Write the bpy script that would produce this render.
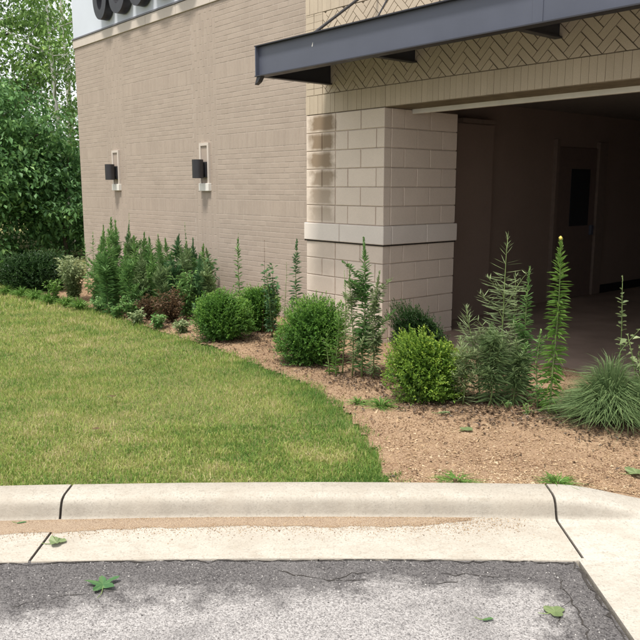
import bpy, math, random
import numpy as np
from mathutils import Vector, Matrix

for o in list(bpy.data.objects):
    bpy.data.objects.remove(o, do_unlink=True)
SC = bpy.context.scene
COL = SC.collection
R = math.radians

# ------------------------------------------------------------------ camera
F_PX, PITCH, EYE = 760.0, R(9.84), 1.76          # focal length in pixels of the 640 px photograph
cam_d = bpy.data.cameras.new('camera')
cam = bpy.data.objects.new('camera', cam_d); COL.objects.link(cam)
cam_d.sensor_fit = 'HORIZONTAL'; cam_d.sensor_width = 36.0
cam_d.lens = 36.0 * F_PX / 640.0
cam_d.clip_start = 0.05; cam_d.clip_end = 2000
cam.location = (0, 0, EYE); cam.rotation_euler = (R(90) - PITCH, 0, 0)
SC.camera = cam

# ------------------------------------------------------------------ sky, sun, exposure
SUN_EL, SUN_AZ = R(66), R(212)                   # azimuth from +Y, clockwise: behind the camera, to the left
w = bpy.data.worlds.new('World'); SC.world = w; w.use_nodes = True
nt = w.node_tree; nt.nodes.clear()
sky = nt.nodes.new('ShaderNodeTexSky'); sky.sky_type = 'NISHITA'; sky.sun_disc = False
sky.sun_elevation = SUN_EL; sky.sun_rotation = SUN_AZ
sky.air_density = 1.0; sky.dust_density = 3.0; sky.ozone_density = 1.0
veil = nt.nodes.new('ShaderNodeMixRGB'); veil.inputs[0].default_value = 0.72     # thin white cloud over the blue
veil.inputs[2].default_value = (9.9, 9.9, 10.0, 1)
bg = nt.nodes.new('ShaderNodeBackground'); bg.inputs[1].default_value = 0.084
wo = nt.nodes.new('ShaderNodeOutputWorld')
nt.links.new(sky.outputs[0], veil.inputs[1]); nt.links.new(veil.outputs[0], bg.inputs[0]); nt.links.new(bg.outputs[0], wo.inputs[0])
sun_d = bpy.data.lights.new('sun', 'SUN'); sun_d.energy = 2.7; sun_d.angle = R(9); sun_d.color = (1.0, .95, .87)
sun = bpy.data.objects.new('sun', sun_d); COL.objects.link(sun)
sdir = Vector((math.sin(SUN_AZ) * math.cos(SUN_EL), math.cos(SUN_AZ) * math.cos(SUN_EL), math.sin(SUN_EL)))
sun.rotation_euler = sdir.to_track_quat('Z', 'Y').to_euler(); sun.location = sdir * 40
vs = SC.view_settings
vs.view_transform = 'Standard'; vs.look = 'None'; vs.gamma = 1.0; vs.use_curve_mapping = False
vs.exposure = 0.78
SC.cycles.max_bounces = 6; SC.cycles.diffuse_bounces = 4; SC.cycles.transmission_bounces = 4; SC.cycles.glossy_bounces = 2

# ------------------------------------------------------------------ photo pixel -> place
TH = R(40.35)
U = np.array([math.sin(TH), -math.cos(TH)])      # along the facade, towards the camera
N = np.array([math.cos(TH), math.sin(TH)])       # into the building
C0 = np.array([.67, 8.08])                       # foot of the pier's near corner
def ray(x, y):
    a = (x - 320) / F_PX; b = (320 - y) / F_PX
    return np.array([a, math.cos(PITCH) + b * math.sin(PITCH), -math.sin(PITCH) + b * math.cos(PITCH)])
def ground(x, y, z=.10):
    r = ray(x, y); return r * ((z - EYE) / r[2]) + np.array([0, 0, EYE])
def size_at(P, px):                              # metres for px photo pixels at the distance of ground point P
    d = P[1] * math.cos(PITCH) - (P[2] - EYE) * math.sin(PITCH)
    return px * d / F_PX
def height_at(P, ytop):                          # height of something rooted at P whose tip is at photo row ytop
    r = ray(320, ytop); return P[1] / r[1] * r[2] + EYE - P[2]

# ------------------------------------------------------------------ mesh helpers
rng = np.random.default_rng(7)
random.seed(7)

def tri_mesh(name, V, T, mats, attr=None, smooth=False, matidx=None):
    me = bpy.data.meshes.new(name)
    V = np.asarray(V, np.float32); T = np.asarray(T, np.int32)
    me.vertices.add(len(V)); me.vertices.foreach_set('co', V.ravel())
    me.loops.add(T.size); me.loops.foreach_set('vertex_index', T.ravel())
    me.polygons.add(len(T))
    k = T.shape[1]
    me.polygons.foreach_set('loop_start', np.arange(0, T.size, k, dtype=np.int32))
    me.polygons.foreach_set('use_smooth', np.full(len(T), bool(smooth)))
    if matidx is not None: me.polygons.foreach_set('material_index', np.asarray(matidx, np.int32))
    me.update(calc_edges=True)
    if attr is not None:
        at = me.attributes.new('rnd', 'FLOAT', 'FACE'); at.data.foreach_set('value', np.asarray(attr, np.float32))
    for m in (mats if isinstance(mats, (list, tuple)) else [mats]): me.materials.append(m)
    return me
def link(name, me, parent=None, loc=None, rz=0.0):
    o = bpy.data.objects.new(name, me); COL.objects.link(o)
    if parent is not None: o.parent = parent
    if loc is not None: o.location = loc
    if rz: o.rotation_euler[2] = rz
    return o
def tag(o, label=None, cat=None, group=None, kind=None):
    if label: o['label'] = label
    if cat: o['category'] = cat
    if group: o['group'] = group
    if kind: o['kind'] = kind
    return o
def thing(name, label, cat, loc=(0, 0, 0), rz=0, group=None):
    return tag(link(name, None, None, loc, rz), label, cat, group)

class MB:
    """collects polygons of any size, builds one mesh"""
    def __init__(s): s.v = []; s.f = []
    def poly(s, pts):
        i = len(s.v); s.v += [tuple(p) for p in pts]; s.f.append(tuple(range(i, i + len(pts))))
    def box(s, x0, x1, y0, y1, z0, z1):
        i = len(s.v)
        s.v += [(x, y, z) for z in (z0, z1) for y in (y0, y1) for x in (x0, x1)]
        for q in ((0, 2, 3, 1), (4, 5, 7, 6), (0, 1, 5, 4), (2, 6, 7, 3), (0, 4, 6, 2), (1, 3, 7, 5)):
            s.f.append(tuple(i + k for k in q))
        return s
    def prism(s, poly, y0, y1):                  # poly in (x,z), counter-clockwise seen from -y
        i = len(s.v); n = len(poly)
        s.v += [(p[0], y0, p[1]) for p in poly] + [(p[0], y1, p[1]) for p in poly]
        s.f.append(tuple(i + k for k in range(n)))
        s.f.append(tuple(i + n + k for k in reversed(range(n))))
        for k in range(n):
            j = (k + 1) % n
            s.f.append((i + j, i + k, i + n + k, i + n + j))
        return s
    def tube(s, pts, rad, k=7, cap=True):
        pts = [Vector(p) for p in pts]; base = len(s.v); m = len(pts)
        ref = Vector((.31, .17, .93))
        for a, p in enumerate(pts):
            t = (pts[min(a + 1, m - 1)] - pts[max(a - 1, 0)]).normalized()
            e = t.cross(ref)
            if e.length < .05: e = t.cross(Vector((1, 0, 0)))
            e.normalize(); g = t.cross(e)
            r = rad[a] if hasattr(rad, '__len__') else rad
            for j in range(k):
                q = 2 * math.pi * j / k
                s.v.append(tuple(p + e * (r * math.cos(q)) + g * (r * math.sin(q))))
        for a in range(m - 1):
            for j in range(k):
                b = base + a * k; j2 = (j + 1) % k
                s.f.append((b + j, b + k + j, b + k + j2, b + j2))
        if cap:
            s.f.append(tuple(base + j for j in range(k)))
            s.f.append(tuple(base + (m - 1) * k + j for j in reversed(range(k))))
        return s
    def mesh(s, name, m, smooth=False, bevel=0, fixn=False):
        me = bpy.data.meshes.new(name); me.from_pydata(s.v, [], s.f); me.materials.append(m)
        if fixn or bevel:
            import bmesh
            b = bmesh.new(); b.from_mesh(me)
            bmesh.ops.recalc_face_normals(b, faces=b.faces)
            if bevel:
                bmesh.ops.bevel(b, geom=[e for e in b.edges if e.is_manifold and e.calc_face_angle(0) > .5], offset=bevel, segments=1, affect='EDGES', profile=.5)
            b.to_mesh(me); b.free()
        if smooth: me.polygons.foreach_set('use_smooth', [True] * len(me.polygons))
        me.update(); return me
    def build(s, name, m, parent=None, loc=None, **kw):
        return link(name, s.mesh(name, m, **kw), parent, loc)

def vnoise(x, y, seed=0):
    """smooth value noise on numpy arrays, 0..1"""
    xi = np.floor(x).astype(np.int64); yi = np.floor(y).astype(np.int64)
    xf = x - xi; yf = y - yi
    def h(a, b):
        n = (a * 374761393 + b * 668265263 + seed * 974634777) & 0x7fffffff
        n = ((n ^ (n >> 13)) * 1274126177) & 0x7fffffff
        return ((n ^ (n >> 16)) & 0xffff) / 65535.0
    sx = xf * xf * (3 - 2 * xf); sy = yf * yf * (3 - 2 * yf)
    a = h(xi, yi) * (1 - sx) + h(xi + 1, yi) * sx
    b = h(xi, yi + 1) * (1 - sx) + h(xi + 1, yi + 1) * sx
    return a * (1 - sy) + b * sy
def fbm(x, y, seed=0, o=4):
    t = 0; a = .5; n = 0
    for i in range(o):
        t = t + a * vnoise(x * 2 ** i, y * 2 ** i, seed + i); n += a; a *= .5
    return t / n
def in_poly(x, y, P):
    c = np.zeros(x.shape, bool); n = len(P)
    for i in range(n):
        x0, y0 = P[i]; x1, y1 = P[i - 1]
        if y0 == y1: continue
        c ^= ((y0 > y) != (y1 > y)) & (x < (x1 - x0) * (y - y0) / (y1 - y0) + x0)
    return c

# ------------------------------------------------------------------ materials
class NT:
    def __init__(s, name):
        s.m = bpy.data.materials.new(name); s.m.use_nodes = True
        s.t = s.m.node_tree; s.b = s.t.nodes['Principled BSDF']; s.o = s.t.nodes['Material Output']
    def n(s, ty, **kw):
        nd = s.t.nodes.new('ShaderNode' + ty)
        for k, v in kw.items(): setattr(nd, k, v)
        return nd
    def l(s, a, b): s.t.links.new(a, b)
    def pos(s): return s.n('NewGeometry').outputs['Position']
    def objc(s): return s.n('TexCoord').outputs['Object']
    def map(s, v, scale=(1, 1, 1), rot=(0, 0, 0)):
        m = s.n('Mapping'); m.inputs['Scale'].default_value = scale; m.inputs['Rotation'].default_value = rot
        s.l(v, m.inputs[0]); return m.outputs[0]
    def noise(s, v, scale, detail=4, rough=.55, out='Fac'):
        q = s.n('TexNoise'); q.inputs['Scale'].default_value = scale; q.inputs['Detail'].default_value = detail; q.inputs['Roughness'].default_value = rough
        s.l(v, q.inputs['Vector']); return q.outputs[out]
    def voro(s, v, scale, out='Color', feature='F1'):
        q = s.n('TexVoronoi'); q.feature = feature; q.inputs['Scale'].default_value = scale; s.l(v, q.inputs['Vector']); return q.outputs[out]
    def ramp(s, f, stops, interp='LINEAR'):
        r = s.n('ValToRGB'); cr = r.color_ramp; cr.interpolation = interp
        while len(cr.elements) < len(stops): cr.elements.new(.5)
        for e, (p, c) in zip(cr.elements, stops):
            e.position = p; e.color = (c, c, c, 1) if not hasattr(c, '__len__') else tuple(c) + (1,)
        s.l(f, r.inputs[0]); return r.outputs[0]
    def mix(s, f, a, b, mode='MIX'):
        m = s.n('MixRGB', blend_type=mode)
        for i, x in enumerate((f, a, b)):
            if hasattr(x, 'links') or isinstance(x, bpy.types.NodeSocket): s.l(x, m.inputs[i])
            else: m.inputs[i].default_value = x if i == 0 else tuple(x) + (1,)
        return m.outputs[0]
    def math(s, op, a, b=0.0, c=None):
        m = s.n('Math', operation=op)
        for i, x in enumerate((a, b) if c is None else (a, b, c)):
            if isinstance(x, bpy.types.NodeSocket): s.l(x, m.inputs[i])
            else: m.inputs[i].default_value = x
        return m.outputs[0]
    def bump(s, h, dist, strength=1.0):
        b = s.n('Bump'); b.inputs['Strength'].default_value = strength; b.inputs['Distance'].default_value = dist
        s.l(h, b.inputs['Height']); s.l(b.outputs[0], s.b.inputs['Normal'])
    def done(s, col, rough=.8, spec=.3, metal=0):
        if isinstance(col, bpy.types.NodeSocket): s.l(col, s.b.inputs['Base Color'])
        else: s.b.inputs['Base Color'].default_value = tuple(col) + (1,)
        if isinstance(rough, bpy.types.NodeSocket): s.l(rough, s.b.inputs['Roughness'])
        else: s.b.inputs['Roughness'].default_value = rough
        s.b.inputs['Specular IOR Level'].default_value = spec
        s.b.inputs['Metallic'].default_value = metal
        return s.m

def plain(name, col, rough=.6, spec=.4, metal=0, var=.12, scale=14, bump=0):
    k = NT(name); v = k.pos(); n = k.noise(v, scale, 5)
    lo = tuple(c * (1 - var) for c in col); hi = tuple(min(1, c * (1 + var)) for c in col)
    c = k.ramp(n, [(.3, lo), (.7, hi)])
    if bump: k.bump(k.noise(v, scale * 12, 4), bump)
    return k.done(c, k.ramp(n, [(.3, max(0, rough - .08)), (.7, min(1, rough + .08))]), spec, metal)

def masonry(name, col, var=.10, grain=260, bump=.0012, stain=None, tint=None):
    """brick or block: colour shifts from piece to piece and within one"""
    k = NT(name); v = k.pos()
    rnd = k.n('ObjectInfo').outputs['Random']
    a = k.n('Attribute'); a.attribute_name = 'rnd'
    r = k.math('FRACT', k.math('ADD', rnd, a.outputs['Fac']))
    lo = tuple(c * (1 - var) for c in col); hi = tuple(min(1, c * (1 + var)) for c in col)
    c = k.ramp(r, [(0, lo), (.5, col), (1, hi if tint is None else tint)])
    c = k.mix(.55, c, k.ramp(k.noise(v, 2.2, 5), [(.3, tuple(x * .86 for x in col)), (.7, tuple(min(1, x * 1.10) for x in col))]))
    c = k.mix(.35, c, k.ramp(k.noise(v, grain, 2), [(.35, tuple(x * .62 for x in col)), (.65, tuple(min(1, x * 1.25) for x in col))]))
    if stain: c = stain(k, v, c)
    k.bump(k.noise(v, grain, 3), bump)
    return k.done(c, .9, .15)

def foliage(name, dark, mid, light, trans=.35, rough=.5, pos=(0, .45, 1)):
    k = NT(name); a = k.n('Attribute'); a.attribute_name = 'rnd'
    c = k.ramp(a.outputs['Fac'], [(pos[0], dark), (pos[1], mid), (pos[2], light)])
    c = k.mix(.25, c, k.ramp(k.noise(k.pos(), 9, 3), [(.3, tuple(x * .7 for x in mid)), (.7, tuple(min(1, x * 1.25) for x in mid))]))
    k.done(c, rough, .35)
    t = k.n('BsdfTranslucent'); k.l(c, t.inputs[0])
    m = k.n('MixShader'); m.inputs[0].default_value = trans
    k.l(k.b.outputs[0], m.inputs[1]); k.l(t.outputs[0], m.inputs[2]); k.l(m.outputs[0], k.o.inputs[0])
    return k.m

M = {}
def _asphalt():
    k = NT('worn_asphalt'); v = k.pos()
    d = k.voro(v, 150, 'Distance'); c = k.voro(v, 150, 'Color')
    g = k.n('SeparateColor'); k.l(c, g.inputs[0])
    stone = k.ramp(g.outputs[0], [(0, (.085, .08, .08)), (.22, (.225, .214, .21)), (.55, (.355, .338, .328)), (1, (.53, .51, .495))])
    c2 = k.voro(v, 330, 'Color'); g2 = k.n('SeparateColor'); k.l(c2, g2.inputs[0])
    fine = k.ramp(g2.outputs[1], [(0, (.08, .076, .076)), (.35, (.24, .229, .225)), (1, (.45, .432, .42))])
    c = k.mix(.40, stone, fine)
    big = k.noise(v, 2.6, 6, .62)
    # bare, darker binder along the gutter and along the slab
    s = k.n('SeparateXYZ'); k.l(v, s.inputs[0])
    wob = k.math('MULTIPLY', k.math('SUBTRACT', k.noise(v, 3.6, 7, .72), .5), .95)
    dy = k.math('SUBTRACT', k.math('SUBTRACT', 3.40, k.math('MULTIPLY', k.math('MULTIPLY', s.outputs[0], s.outputs[0]), .017)), s.outputs[1])
    dx = k.math('SUBTRACT', 1.22, s.outputs[0])
    lw = k.math('MULTIPLY', k.math('SUBTRACT', .35, s.outputs[0]), .10)   # the band widens to the left
    dy2 = k.math('SUBTRACT', dy, k.math('MAXIMUM', lw, 0.0))
    e = k.math('MINIMUM', dy2, dx)
    edge = k.ramp(k.math('ADD', e, wob), [(.16, 1), (.34, 0)])
    dark = k.mix(.8, (.085, .08, .085), stone, 'MULTIPLY')
    dark = k.mix(.14, dark, stone)
    c = k.mix(k.math('MULTIPLY', edge, .88), c, dark)
    c = k.mix(k.ramp(big, [(.34, .5), (.48, 0)]), c, k.mix(.4, dark, fine))
    k.bump(k.math('SUBTRACT', 1.0, d), .003)
    return k.done(c, .92, .15)
M['asphalt'] = _asphalt()

def _concrete(name, col, face=False):
    k = NT(name); v = k.pos()
    n1 = k.noise(v, 1.7, 6, .6); n2 = k.noise(v, 34, 5, .6); n3 = k.noise(v, 420, 2)
    c = k.ramp(n1, [(.3, tuple(x * .88 for x in col)), (.7, tuple(min(1, x * 1.06) for x in col))])
    c = k.mix(.5, c, k.ramp(n2, [(.3, tuple(x * .82 for x in col)), (.62, col)]))
    c = k.mix(.25, c, k.ramp(n3, [(.3, tuple(x * .6 for x in col)), (.6, tuple(min(1, x * 1.15) for x in col))]))
    n4 = k.noise(v, 95, 4, .7); n5 = k.noise(k.map(v, (1, 2.2, 2.2)), 11, 6, .7)
    c = k.mix(.45, c, k.ramp(n4, [(.34, tuple(x * .62 for x in col)), (.5, col), (.68, tuple(min(1, x * 1.18) for x in col))]))
    c = k.mix(k.ramp(n5, [(.5, 0), (.72, .6)]), c, tuple(x * f for x, f in zip(col, (.66, .62, .57))))
    sp = k.n('SeparateColor'); k.l(k.voro(v, 130, 'Color'), sp.inputs[0])
    c = k.mix(k.ramp(sp.outputs[0], [(.90, 0), (.93, .45)]), c, tuple(x * .5 for x in col))
    # upright face darkened: dirt streaks running down, plus its shade in the colour
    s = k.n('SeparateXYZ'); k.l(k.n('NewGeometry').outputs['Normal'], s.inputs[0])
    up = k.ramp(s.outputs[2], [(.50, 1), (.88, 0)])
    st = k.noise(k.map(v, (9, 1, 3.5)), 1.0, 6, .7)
    grime_and_shade = k.math('MULTIPLY', up, k.ramp(st, [(.30, .85), (.72, .42)]))
    c = k.mix(grime_and_shade, c, (.235, .21, .175))
    blot = k.ramp(k.noise(v, 3.4, 7, .68), [(.42, 0), (.64, .5)])
    c = k.mix(blot, c, tuple(x * f for x, f in zip(col, (.72, .69, .66))))
    pits = k.ramp(k.voro(v, 55, 'Distance'), [(.05, 1), (.11, 0)])
    c = k.mix(k.math('MULTIPLY', pits, k.ramp(k.noise(v, 9, 3), [(.5, 0), (.62, .6)])), c, tuple(x * .45 for x in col))
    k.bump(k.mix(.5, n2, n4), .006)
    return k.done(c, .92, .2)
M['concrete'] = _concrete('weathered_concrete', (.465, .43, .37))
M['slab'] = _concrete('pale_slab_concrete', (.50, .468, .41))
M['joint'] = plain('joint_dirt', (.035, .03, .026), .95, .1, var=.4, scale=60)

def _sed():
    k = NT('washed_sediment'); v = k.pos()
    c = k.ramp(k.noise(v, 4, 5), [(.3, (.23, .17, .12)), (.7, (.33, .255, .185))])
    c = k.mix(.5, c, k.ramp(k.noise(v, 150, 3), [(.32, (.15, .10, .065)), (.6, (.42, .33, .24))]))
    k.bump(k.noise(v, 160, 4), .003); return k.done(c, .95, .1)
M['sediment'] = _sed()

def _soil():
    k = NT('lawn_thatch'); v = k.pos()
    c = k.ramp(k.noise(v, .55, 6, .6), [(.35, (.18, .20, .07)), (.65, (.32, .29, .13))])
    c = k.mix(.6, c, k.ramp(k.noise(v, 45, 4), [(.3, (.08, .09, .03)), (.5, (.19, .19, .07)), (.72, (.38, .32, .17))]))
    k.bump(k.noise(v, 90, 4), .02); return k.done(c, .95, .1)
M['thatch'] = _soil()
def _mulch():
    k = NT('mulch_soil'); v = k.pos()
    c = k.ramp(k.noise(v, 1.1, 6, .65), [(.36, (.22, .15, .09)), (.62, (.44, .32, .20))])
    c = k.mix(.6, c, k.ramp(k.noise(v, 75, 4), [(.3, (.17, .105, .065)), (.55, (.40, .265, .175)), (.75, (.55, .41, .29))]))
    k.bump(k.noise(v, 60, 5), .02); return k.done(c, .95, .1)
M['mulch'] = _mulch()
def _chips():
    k = NT('wood_chip'); a = k.n('Attribute'); a.attribute_name = 'rnd'
    c = k.ramp(a.outputs['Fac'], [(0, (.12, .07, .045)), (.25, (.26, .165, .10)), (.65, (.41, .295, .18)), (1, (.56, .45, .31))])
    return k.done(c, .9, .15)
M['chip'] = _chips()
def _gravel():
    k = NT('loose_grit'); a = k.n('Attribute'); a.attribute_name = 'rnd'
    c = k.ramp(a.outputs['Fac'], [(0, (.07, .066, .066)), (.5, (.27, .255, .25)), (1, (.55, .53, .50))])
    return k.done(c, .9, .2)
M['grit'] = _gravel()
def _grass():
    k = NT('grass_blades'); a = k.n('Attribute'); a.attribute_name = 'rnd'
    c = k.ramp(a.outputs['Fac'], [(0, (.10, .205, .04)), (.35, (.215, .325, .068)), (.6, (.345, .405, .105)), (.8, (.46, .435, .17)), (1, (.58, .50, .29))])
    k.done(c, .6, .25)
    t = k.n('BsdfTranslucent'); k.l(c, t.inputs[0]); m = k.n('MixShader'); m.inputs[0].default_value = .3
    k.l(k.b.outputs[0], m.inputs[1]); k.l(t.outputs[0], m.inputs[2]); k.l(m.outputs[0], k.o.inputs[0]); return k.m
M['grass'] = _grass()

def _pier_stain(k, v, c):
    # brown damp patches running down the outer strip of the pier
    s = k.n('SeparateXYZ'); k.l(v, s.inputs[0])
    a = k.math('ADD', k.math('MULTIPLY', k.math('SUBTRACT', s.outputs[0], float(C0[0])), float(U[0])), k.math('MULTIPLY', k.math('SUBTRACT', s.outputs[1], float(C0[1])), float(U[1])))
    d = k.math('ADD', k.math('MULTIPLY', k.math('SUBTRACT', s.outputs[0], float(C0[0])), float(N[0])), k.math('MULTIPLY', k.math('SUBTRACT', s.outputs[1], float(C0[1])), float(N[1])))
    z = s.outputs[2]
    wob = k.math('MULTIPLY', k.math('SUBTRACT', k.noise(v, 6.5, 5, .6), .5), .30)
    core = k.ramp(k.math('ADD', k.math('ABSOLUTE', k.math('ADD', a, 1.0)), wob), [(.14, 1), (.25, 0)])
    # each course dries from its lower joint up
    ph = k.math('FRACT', k.math('DIVIDE', k.math('SUBTRACT', z, 1.161), .2032))
    row = k.ramp(k.math('ADD', ph, wob), [(.02, .25), (.16, 1), (.80, 1), (1, .3)])
    hz = k.ramp(k.math('DIVIDE', k.math('SUBTRACT', z, 1.2), 1.4), [(.02, .18), (.22, .55), (.6, .95), (1, 1)])
    front = k.ramp(d, [(.03, 1), (.06, 0)])
    f = k.math('MULTIPLY', k.math('MULTIPLY', core, row), k.math('MULTIPLY', hz, front))
    return k.mix(k.math('MULTIPLY', f, .95), c, (.235, .17, .11))
M['block'] = masonry('pier_block', (.70, .60, .505), .09, 240, .001, stain=_pier_stain)
M['cap'] = masonry('pale_band_stone', (.74, .67, .60), .05, 300, .0008)
M['cream_brick'] = masonry('cream_brick', (.50, .42, .32), .14, 300, .001)
M['wall_brick'] = masonry('beige_wall_brick', (.375, .31, .257), .13, 260, .0010, tint=(.43, .36, .30))
M['mortar'] = plain('wall_mortar', (.38, .322, .272), .95, .1, var=.12, scale=8, bump=.001)
M['dark_mortar'] = plain('header_mortar', (.20, .165, .12), .95, .1, var=.2, scale=8, bump=.001)  # dark joints behind the header bricks
M['pier_mortar'] = plain('pier_mortar', (.50, .425, .36), .95, .1, var=.15, scale=8, bump=.001)
M['coping'] = masonry('coping_stone', (.56, .50, .44), .05, 240, .0008)
M['fascia'] = plain('white_fascia_panel', (.56, .60, .66), .55, .35, var=.03, scale=2)
M['flashing'] = plain('grey_flashing', (.16, .16, .17), .5, .5, metal=.3)
M['steel'] = plain('slate_painted_steel', (.070, .078, .105), .45, .5, var=.10, scale=3, bump=.0003)
M['steel_dark'] = plain('dark_painted_steel', (.022, .022, .028), .5, .5, var=.15, scale=5)
M['black'] = plain('black_metal', (.022, .021, .024), .45, .5, var=.2, scale=6)
M['letter'] = plain('black_letter', (.016, .016, .02), .4, .5, var=.2, scale=6)
M['white_paint'] = plain('off_white_paint', (.70, .68, .63), .55, .4, var=.08, scale=5)
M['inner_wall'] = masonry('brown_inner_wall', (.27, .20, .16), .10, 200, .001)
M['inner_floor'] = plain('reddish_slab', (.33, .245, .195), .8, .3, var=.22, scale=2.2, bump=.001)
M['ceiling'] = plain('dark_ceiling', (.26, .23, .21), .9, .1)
M['door'] = plain('dark_brown_door', (.16, .115, .095), .5, .4)
M['trim'] = plain('brown_door_trim', (.20, .15, .12), .6, .3)
M['rubber'] = plain('black_base', (.015, .014, .016), .7, .3)
k = NT('dark_glass'); M['glass'] = k.done((.02, .025, .03), .08, .6)
M['dropping'] = plain('white_speck', (.75, .74, .7), .8, .2)
M['bark'] = plain('grey_bark', (.13, .105, .08), .95, .1, var=.35, scale=25, bump=.01)
M['pale_bark'] = plain('pale_bark', (.62, .60, .55), .85, .15, var=.22, scale=9, bump=.004)
M['stem'] = plain('green_stem', (.16, .22, .075), .6, .3, var=.25, scale=20)
M['yellow'] = plain('yellow_bud', (.62, .50, .12), .6, .3)
M['dry_stem'] = plain('brown_stem', (.10, .065, .04), .8, .2, var=.25, scale=20)
M['lf_box'] = foliage('boxwood_leaves', (0.042, 0.115, 0.023), (0.115, 0.259, 0.042), (0.383, 0.593, 0.106))
M['lf_box_bright'] = foliage('bright_boxwood_leaves', (0.041, 0.103, 0.019), (0.166, 0.296, 0.038), (0.524, 0.635, 0.097))
M['lf_box_dark'] = foliage('dark_boxwood_leaves', (.014, .040, .012), (.035, .085, .022), (.09, .16, .045))
M['lf_weed'] = foliage('weed_leaves', (0.062, 0.151, 0.05), (0.151, 0.295, 0.089), (0.322, 0.482, 0.151))
M['lf_weed_dark'] = foliage('dark_weed_leaves', (0.037, 0.103, 0.041), (0.092, 0.197, 0.079), (0.187, 0.319, 0.132))
M['lf_weed_grey'] = foliage('greyish_weed_leaves', (0.106, 0.156, 0.069), (0.256, 0.331, 0.156), (0.5, 0.575, 0.312))
M['lf_mound'] = foliage('mound_grass', (0.068, 0.128, 0.053), (0.18, 0.27, 0.112), (0.375, 0.465, 0.21))
M['lf_bright'] = foliage('fresh_weed_leaves', (0.055, 0.143, 0.028), (0.132, 0.264, 0.05), (0.275, 0.407, 0.099))
M['lf_pale'] = foliage('pale_variegated_leaves', (.08, .14, .05), (.24, .30, .14), (.52, .54, .32))
M['lf_brown'] = foliage('withered_leaves', (.05, .045, .022), (.135, .085, .045), (.24, .15, .08))
M['lf_tree'] = foliage('dense_tree_leaves', (0.046, 0.118, 0.046), (0.138, 0.285, 0.091), (0.387, 0.594, 0.194))
M['lf_tree_light'] = foliage('light_tree_leaves', (0.074, 0.158, 0.04), (0.195, 0.333, 0.084), (0.48, 0.628, 0.204))
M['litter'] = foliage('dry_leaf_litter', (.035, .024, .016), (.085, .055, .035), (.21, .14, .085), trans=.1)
M['lf_fallen'] = foliage('fallen_green_leaf', (.035, .10, .035), (.07, .17, .06), (.16, .27, .10), trans=.2)
M['lf_fallen_pale'] = foliage('fallen_pale_leaf', (.09, .13, .05), (.17, .23, .10), (.28, .33, .16), trans=.2)

# ------------------------------------------------------------------ ground, road, kerb
KY0, KY1, KY2 = 3.40, 3.845, 4.075               # edge of asphalt, foot of kerb, back of kerb
JX0, JX1 = -1.385, 1.262                         # joints in the kerb
KH = .125
def bow(x): return -.017 * np.clip(np.asarray(x, float), -5, 1.5) ** 2      # the kerb line bows gently
EDGE_PX = [(389, 478), (378, 455), (363, 432), (345, 412), (322, 396), (300, 381), (270, 369), (240, 357), (214, 348), (190, 340), (160, 331), (130, 321), (95, 308), (60, 299)]
EDGE = [tuple(ground(*q)[:2]) for q in EDGE_PX]
EDGE[0] = (EDGE[0][0], KY2)
facw = lambda a, d: (float(C0[0] + a * U[0] + d * N[0]), float(C0[1] + a * U[1] + d * N[1]))
BED = EDGE + [(-4.7, 12.2), facw(-8.6, -.2), facw(-8.6, .6), facw(-1.0, .6), facw(0, .45), facw(4.6, .45), (4.6, KY2 - .1), (EDGE[0][0] - .02, KY2 - .1)]
LAWN = [(EDGE[0][0], KY2 - .1)] + EDGE[1:] + [(-4.7, 12.2), (-7.0, 15.2), (-12, 17.5), (-14, 17.5), (-14, KY2 - .1)]

def dip(x, y):                                    # the bed falls to the flat slab where the kerb dies out
    t = np.clip((np.asarray(x, float) - JX1 - .08) / .68, 0, 1); t = t * t * (3 - 2 * t)
    return .098 * t * np.clip(1 - (np.asarray(y, float) - KY2) / 1.1, 0, 1)
def ground_mesh():
    # fine where the photograph looks closely, coarse out to the horizon
    xs = np.concatenate([[-400, -150, -60, -30], np.arange(-16, 8.01, .25), [14, 30, 60, 150, 400]])
    ys = np.concatenate([[KY2 - .10], np.arange(4.3, 20, .25), [24, 32, 50, 90, 180, 400]])
    X, Y = np.meshgrid(xs, ys)
    Z = .092 + .035 * (fbm(X * .5, Y * .5, 3) - .5) * np.clip((Y - KY2) / 1.2, 0, 1) - dip(X, Y)
    V = np.stack([X, Y, Z], -1).reshape(-1, 3)
    nx = len(xs); i = np.arange(len(ys) - 1)[:, None] * nx + np.arange(nx - 1)[None]
    return tri_mesh('ground', V, np.stack([i, i + 1, i + nx + 1, i + nx], -1).reshape(-1, 4), M['thatch'], smooth=True)
tag(link('ground', ground_mesh()), kind='structure')
def gz(x, y):
    return .092 + .035 * (fbm(np.asarray(x) * .5, np.asarray(y) * .5, 3) - .5) * np.clip((np.asarray(y) - KY2) / 1.2, 0, 1) - dip(x, y)

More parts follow.
